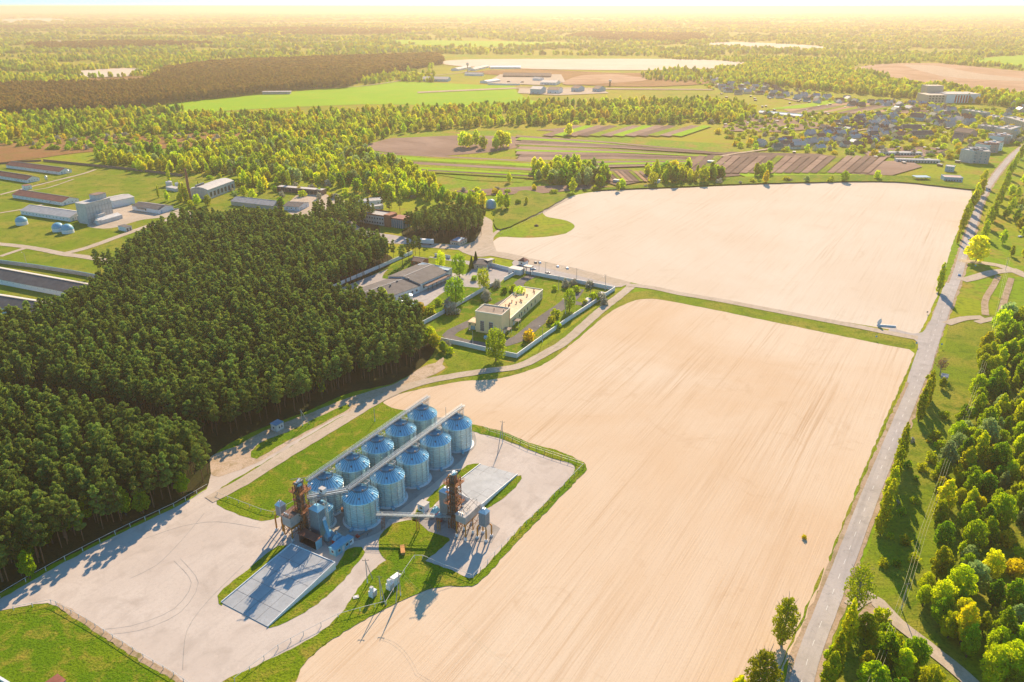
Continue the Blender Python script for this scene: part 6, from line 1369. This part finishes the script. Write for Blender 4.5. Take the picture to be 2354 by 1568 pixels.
gable_house('large_house', 'manor-like house with complex roof, rear wing', 'house', (2190,312), (2227,318), 14, 6, 4, 'pink_wall', 'brown_roof', 6, 1.4, 1.6, 2)
gable_house('large_house', 'blue-walled house with brown roof in the upper village', 'house', (2089,276), (2120,279), 12, 5, 5, 'blue_wall', 'brown_roof', 5, 1.2, 1.2, 2)
flat_block('road_house', 'blue-white small building by the road meadow', 'building', (2171,394), (2191,396), 9, 5, 'blue_wall', 'pale_roof', 2, 3, 1, 1, 1, hf=2.2)
flat_block('road_store', 'long blue-grey flat building at the far field corner', 'building', (2169,418), (2212,420), 12, 4.2, 'blue_wall', 'pink_wall', 1, 6, 1.2, 1.4, 1)
A, rz, L = frame2((2106,416), (2137,416)); t = thing('open_canopy', 'open canopy with pale blue roof beside the far field', 'shelter', A, rz); lbox('roof', 'blue_roof', t, -.5, L+.5, -.5, 9, 3.2, 3.5)
for i in range(4):
    for y in (0, 8): MB().beam((i*L/3,y,0),(i*L/3,y,3.2),.2).build('post','grey_steel',t)
flat_block('garage_row', 'garage row with coloured doors below the village', 'garage', (2020,357), (2120,358), 8, 3, 'old_white', 'pale_roof', 1, 14, 2.2, 2.0, 0, z0=.2)
flat_block('garage_row', 'second garage row with pale roofs nearer the apartments', 'garage', (2060,373), (2160,376), 8, 3, 'old_white', 'grey_roof', 1, 14, 2.2, 2.0, 0, z0=.2)
gable_house('house', 'white house with dark gable among trees above the far field', 'house', (1545,412), (1560,413), 8, 4, 3, 'blue_wall', 'pale_roof', 1, 1, 1, 1); gable_house('house', 'low cream house left of the white one above the far field', 'house', (1528,410), (1542,411), 8, 3, 2.5, 'beige_wall', 'brown_roof', 1, 1, 1, 1)
ubox('hut', 'small blue-grey hut at the edge of the garden plots', 'shed', (1638,378), 6, 5, 3, 'blue_wall', 'pale_roof'); ubox('hut', 'tiny white hut among yellow trees', 'shed', (1514,480-58), 4, 4, 3, 'white_paint', 'blue_roof'); ubox('hut', 'hut below the clump above the far field', 'shed', (1420,422), 5, 4, 3, 'blue_wall', 'pale_roof')
b = corner((1129,477)); t = thing('radome', 'blue dome tank among trees behind the pines', 'tank', b); MB().lathe([(4.2,0),(4.2,2.6)],24).build('wall','cabin_blue',t); MB().lathe([(4.2*math.cos(a),2.6+4.2*math.sin(a)) for a in [j*math.pi/2/8 for j in range(9)]],24).build('dome','cabin_blue',t)
ubox('guard_hut', 'white guard hut with two dark windows between the forest road and the pines', 'hut', (637,994), 3.2, 3.6, 2.9, 'old_white', 'blue_roof', win=(('f',1.6,1.1,.9,.9),('r',1.4,1.0,.7,1.0),('r',2.6,1.0,.7,1.0)))
ubox('bus_shelter', 'small grey metal shelter below the bare tree', 'shelter', (2176,880), 2.6, 3.0, 2.4, 'grey_roof', 'pale_roof', win=(), slope=.3)
ubox('cellar_hut', 'small hut with orange roof at the bottom left corner', 'hut', (122,1600), 3.4, 3.4, 1.8, 'beige_wall', 'red_roof')
ubox('meter_box', 'small pale box on the grass bank near the kiosks', 'box', (832,1390-2), .1, .1, .1, 'white_paint', 'white_paint') if False else None
b = corner((818,1374)); t = thing('manhole_cover', 'square pale concrete cover in the grass left of the kiosks', 'manhole cover', b, R(20)); MB().box(-.8,.8,-.6,.6,0,.35).build('slab','concrete',t); MB().box(-.35,.35,-.3,.3,.35,.42).build('lid','white_paint',t)
b = corner((0,1562)); t = thing('kerb_wall', 'low white and blue parapet across the bottom left corner', 'wall', b, 0); q1 = P(-30,1546) - b; q2 = P(60,1600) - b; MB().beam(q1 + Vector((0,0,.5)), q2 + Vector((0,0,.5)), .3, 1.0).build('wall','white_paint',t); MB().beam(q1 + Vector((0,0,1.06)), q2 + Vector((0,0,1.06)), .62, .12).build('coping','white_paint',t)
# road signs and the roadside monument
b = corner((2030,750)); t = thing('monument', 'roadside monument: pale blue leaf shape above a long low white wall', 'monument', b, R(-12)); MB().box(-3,6,-.3,.3,0,.9).build('plinth','white_paint',t)
m = MB(); pr = []
for i in range(15):
    z = i / 14; wd = 1.5 * math.sin(math.pi * z ** .75) ** .8 + .05; pr.append((wd * .7, z))
vs = [(-2.2 + .5*z - wd, -.15, .6 + z*3.6) for wd, z in pr] + [(-2.2 + .5*z + wd*.8, -.15, .6 + z*3.6) for wd, z in pr]; n = 15
vs += [(x, .15, z) for x, y, z in vs]
fs = [(i, n+i, n+i+1, i+1) for i in range(n-1)] + [(2*n+i+1, 3*n+i+1, 3*n+i, 2*n+i) for i in range(n-1)] + [(i+1, 2*n+i+1, 2*n+i, i) for i in range(n-1)] + [(n+i, 3*n+i, 3*n+i+1, n+i+1) for i in range(n-1)]
m.add(vs, fs).build('leaf_shape', 'white_paint', t)
def sign(lb, p, mat='cabin_blue', h=2.4):
    b = corner(p); t = thing('road_sign', lb, 'road sign', b, R(-20)); MB().tube((0,0,0),(0,0,h),.05).build('post','grey_steel',t); MB().box(-.4,.4,-.06,-.03,h-.8,h).build('panel',mat,t)
sign('small blue road sign on the ditch edge near the junction', (2105,797)); sign('blue sign on the ditch verge left of the junction', (2013,782)); sign('blue sign on the right verge opposite the junction', (2163,800)); sign('blue and white sign on the small grass oval', (2240,620), 'cabin_blue', 3.2); sign('grey sign on the left verge above the junction', (2131,722), 'grey_steel', 1.6)
# ---------------------------------------------------------------- cars
def car(lb, p, mat, az, grp=None, van=False):
    b = corner(p); t = thing('parked_car' if 'parked' in lb else 'moving_car', lb, 'car', b, R(az), grp, .78); m = MB(); hh = 1.9 if van else 1.42
    prof = [(-2.1,.35),(2.1,.35),(2.15,.75),(1.9,.92),(1.05,.98),(.45,hh),(-1.2,hh),(-1.9,1.0),(-2.15,.85)] if not van else [(-2.3,.35),(2.3,.35),(2.35,1.0),(1.5,1.15),(1.0,hh),(-2.2,hh),(-2.35,1.0)]
    n = len(prof); vs = [(x, -.86, z) for x, z in prof] + [(x, .86, z) for x, z in prof]; vs = [(x, y * (.84 if z > 1.1 else 1), z) for x, y, z in vs]
    m.add(vs, [tuple(range(n-1,-1,-1)) if False else tuple(range(n)), tuple(range(2*n-1, n-1, -1))] + [(i, n+i, n+(i+1) % n, (i+1) % n) for i in range(n)]).build('body', mat, t)
    MB().hexa([(.50,-.68,hh-.06),(1.06,-.78,1.0),(1.06,.78,1.0),(.50,.68,hh-.06)],[(.54,-.68,hh-.04),(1.10,-.78,1.03),(1.10,.78,1.03),(.54,.68,hh-.04)]).build('windscreen','glass',t)
    MB().box(-1.4,.4,-.83,-.78,1.0,hh-.1).box(-1.4,.4,.78,.83,1.0,hh-.1).build('side_window','glass',t)
    for x in (-1.3,1.3):
        for y in (-.8,.8): MB().tube((x,y-.1,.32),(x,y+.1,.32),.32,.32,12).build('wheel','rubber',t)
    for y in (-.6,.6): MB().box(2.1,2.17,y-.15,y+.15,.6,.75).build('headlight','white_paint',t)
CARS = [((1231,605),'car_dark',100,'dark car parked nose to the field edge, leftmost of the row'),((1241,605),'car_white',100,'white car parked beside the dark one at the field edge'),((1282,614),'car_white',98,'white car parked alone in the middle of the field edge'),((1304,618),'car_white',98,'white car parked at the right end of the field edge row'),((1193,613),'car_dark',15,'dark car parked by the red-roofed kiosk'),((1226,620),'car_blue',20,'blue car parked in front of the gate frame'),((1259,629),'car_dark',18,'dark blue car parked in the middle of the car park'),
        ((1213,601),'car_red',90,'small dark red car parked at the roadside left of the row'),((2205,634),'car_blue',58,'blue car driving on the main road near the junction'),((2227,551),'car_silver',58,'silver car driving under the yellow trees'),((2274,436),'car_red',58,'small red car driving at the village end of the road'),((845,545),'car_silver',30,'silver car parked before the office'),((2345,545),'car_white',20,'white car parked on the right meadow lane'),((2352,515),'car_silver',20,'silver car parked farther up the right meadow')]
for p, mt, az, lb in CARS: car(lb, p, mt, az)
def truck(lb, p, az, mat):
    b = corner(p); t = thing('lorry', lb, 'lorry', b, R(az)); MB().box(-4,1.6,-1.2,1.2,1.1,3.4).build('box',mat,t); MB().box(2.0,4,-1.2,1.2,.6,2.9).build('cab','car_white',t); MB().box(-4,3.9,-.5,.5,.6,1.05).build('chassis','dark_steel',t)
    for x in (-3,-1.8,3):
        for y in (-1.1,1.1): MB().tube((x,y-.15,.5),(x,y+.15,.5),.5,.5,12).build('wheel','rubber',t)
truck('lorry with grey box near the boiler house', (770,480), 20, 'grey_panel'); truck('lorry on the pale yard of the far works, left', (1170,190), 10, 'brown_roof'); truck('lorry on the pale yard of the far works, right', (1200,191), 170, 'brown_roof')
b = corner((1848,1238)); q = b; tree('bush_yellow' if 'bush_yellow' in SPEC else 'bush_orange', q.x, q.y, .55, .55, 'small orange shrub alone in the middle of the bare field', 'bush', None, 'shrub')
b = corner((1233,520)); t = thing('hay_heap', 'small dark heap on the grass lobe beside the far field', 'heap', b); MB().lathe([(2.0,0),(1.5,.7),(.6,1.3),(0,1.4)],10).build('heap','soil_heap',t)
b = corner((1812,416)); t = thing('soil_heap', 'brown soil heap on the bright grass above the far field', 'heap', b); MB().lathe([(6,0),(3.5,1.8),(1.2,2.8),(0,3)],10).build('heap','soil_heap',t)
# two people on the pavement of the office
def person(lb, p, az):
    b = corner(p); t = thing('person', lb, 'person', b, R(az), None, .85); V = [(0,0,.95),(0,0,1.2),(0,0,1.42),(0,0,1.52),(0,0,1.64),(0,0,1.74),(.19,0,1.4),(.25,.04,1.12),(.24,.12,.88),(-.19,0,1.4),(-.25,-.04,1.12),(-.24,.02,.88),(.1,0,.9),(.11,.12,.5),(.11,.1,.05),(.11,.22,.03),(-.1,0,.9),(-.11,-.08,.5),(-.11,-.22,.08),(-.11,-.12,.03)]
    E = [(0,1),(1,2),(2,3),(3,4),(4,5),(2,6),(6,7),(7,8),(2,9),(9,10),(10,11),(0,12),(12,13),(13,14),(14,15),(0,16),(16,17),(17,18),(18,19)]
    Rr = [.15,.14,.15,.055,.10,.07,.07,.05,.04,.07,.05,.04,.10,.07,.045,.04,.10,.07,.045,.04]
    me = bpy.data.meshes.new('body'); me.from_pydata(V, E, []); me.materials.append(M['dark_steel']); o = bpy.data.objects.new('body', me); COL.objects.link(o); o.parent = t
    md = o.modifiers.new('skin', 'SKIN')
    for i, r in enumerate(Rr): me.skin_vertices[0].data[i].radius = (r, r)
    me.skin_vertices[0].data[0].use_root = True; o.modifiers.new('sub', 'SUBSURF').levels = 1
person('person in dark clothes walking across the pavement before the office, left of two', (844,534), 20); person('person in dark clothes walking beside the other one before the office', (848,534), 35)

# ---------------------------------------------------------------- village houses
protos = []
WALLS = ['old_white', 'beige_wall', 'old_white', 'blue_wall', 'white_paint', 'yellow_wall', 'brick']; ROOFS = ['grey_roof', 'brown_roof', 'dark_roof', 'red_roof', 'pale_roof', 'green_roof', 'blue_roof', 'brown_roof', 'pale_roof']
RN = {'dark_roof': 'dark', 'brown_roof': 'brown', 'grey_roof': 'grey', 'red_roof': 'rust-red', 'blue_roof': 'blue', 'green_roof': 'green', 'pale_roof': 'pale'}; WN = {'old_white': 'white', 'white_paint': 'bright white', 'beige_wall': 'beige', 'wood_wall': 'timber', 'blue_wall': 'blue', 'green_wall': 'green', 'yellow_wall': 'yellow', 'brick': 'brick'}
HN = 0
def vhouse(x, y, rz, proto, zone_lb):
    global HN
    pr, wn, rn = proto
    lb = '%s gabled house with %s roof %s' % (wn, rn, zone_lb); g = lb + ' (lookalikes)'
    if not pr.get('used'): pr['used'] = 1; pr.location = (x, y, 0); pr.rotation_euler = (0, 0, rz); pr['label'] = lb; pr['group'] = 'village houses: %s walls, %s roof, %s' % (wn, rn, zone_lb)
    else:
        c = dup(pr, (x, y, 0), rz, lb, 'village houses: %s walls, %s roof, %s' % (wn, rn, zone_lb), random.uniform(.85, 1.2))
    HN += 1
for i in range(14):
    wm = WALLS[i % 7]; rm = ROOFS[(i * 4 + 1) % 9]; L = random.uniform(9, 12.5); W = random.uniform(7, 9); h = random.uniform(3.0, 3.9); rh = random.uniform(2.6, 4)
    t = thing('village_house', 'x', 'house', (0, 0, 0)); m = MB()
    m.add([(0,0,0),(L,0,0),(L,W,0),(0,W,0),(0,0,h),(L,0,h),(L,W,h),(0,W,h),(0,W/2,h+rh),(L,W/2,h+rh)], [(0,1,5,4),(2,3,7,6),(1,2,6,9,5),(3,0,4,8,7)]); m.build('wall', wm, t)
    r = MB(); k = rh / (W/2); ov = .5
    for s in (0, 1):
        y0 = -ov if s == 0 else W + ov; z0 = h - k*ov + .02; lo = [(-ov,y0,z0),(L+ov,y0,z0),(L+ov,W/2,h+rh+.02),(-ov,W/2,h+rh+.02)]
        if s: lo = [lo[1], lo[0], lo[3], lo[2]]
        r.hexa(lo, [(x, y, z+.15) for x, y, z in lo])
    ro = r.build('roof', rm, t); MB().box(L*.3, L*.3+.7, W*.35, W*.35+.7, h, h+rh+.9).build('chimney', 'brick', ro)
    windows(t, t, 'f', L, W, 1.0, 1.1, 1.2, 2); windows(t, t, 'r', L, W, 1.0, 1.0, 1.2, 1)
    lbox('porch', wm, t, -2.2, -.01, W*.3, W*.7, 0, 2.4); protos.append((t, WN[wm], RN[rm]))
def village(poly, sp, cap, zl, align):
    pts = zone(poly, sp, jitter=.33)
    if len(pts) > cap: pts = pts[rng.choice(len(pts), cap, replace=False)]
    for i, (x, y) in enumerate(pts):
        vhouse(x, y, R(align + random.choice([0, 0, 90, 180]) + random.uniform(-12, 12)), protos[(i * 5 + random.randrange(3)) % 14], zl)
village([(1752,338),(1790,325),(1850,333),(1900,340),(1905,352),(1820,352),(1760,350)], 19, 40, 'in the nearest rows above the plots', 18)
village([(1850,322),(1870,305),(1960,290),(2060,285),(2075,300),(2060,330),(1990,345),(1900,338)], 19, 90, 'in the middle of the village', 25)
village([(1860,290),(1900,278),(2040,262),(2060,270),(2040,285),(1930,290)], 26, 30, 'by the long polytunnel', 25)
village([(2060,262),(2070,244),(2150,243),(2200,262),(2240,290),(2180,300),(2130,290),(2120,265)], 22, 60, 'on the apartment side of the village', 10)
village([(1640,212),(1640,198),(1720,200),(1800,212),(1900,226),(2060,238),(2130,245),(2100,252),(1980,250),(1880,238),(1760,225),(1690,215)], 28, 110, 'in the upper row under the wood', 5)
village([(1610,190),(1650,176),(1700,182),(1760,196),(1790,206),(1700,200)], 36, 22, 'at the far left tip of the village', 8)
village([(2280,255),(2354,240),(2400,260),(2380,280),(2310,272)], 36, 12, 'beyond the school at the right edge', 10)
print('houses', HN)
# sheds, cold frames and covers scattered in the gardens
sp0 = None
for x, y in zone([(1640,215),(2100,240),(2280,300),(2200,385),(1950,370),(1740,345),(1700,300),(1660,300)], 44):
    if sp0 is None:
        sp0 = thing('garden_shed', 'small low garden shed with a pale sheet roof between the village plots', 'shed', (x, y, 0), random.uniform(0, 3), 'garden sheds between the village plots'); lbox('wall', 'wood_wall', sp0, 0, 4.5, 0, 3, 0, 2.1); lbox('roof', 'pale_roof', sp0, -.2, 4.7, -.2, 3.2, 2.103, 2.25)
    else: dup(sp0, (x, y, 0), random.uniform(0, 3))
# ---------------------------------------------------------------- haze
HB = MB().box(-30000, 30000, -600, 42000, -1.5, 156).build('haze', 'rubber'); HB.data.materials.clear()
hm_ = bpy.data.materials.new('haze'); hm_.use_nodes = True; n = hm_.node_tree; n.nodes.remove(n.nodes['Principled BSDF'])
pv = n.nodes.new('ShaderNodeVolumePrincipled'); pv.inputs['Density'].default_value = 1.25e-4; pv.inputs['Anisotropy'].default_value = .35; pv.inputs['Color'].default_value = (.79, .63, .48, 1)
n.links.new(pv.outputs[0], n.nodes['Material Output'].inputs['Volume']); HB.data.materials.append(hm_); tag(HB, 'pale warm haze thickening towards the horizon', None, None, 'stuff')
for k, me in list(SRC.items()): pass
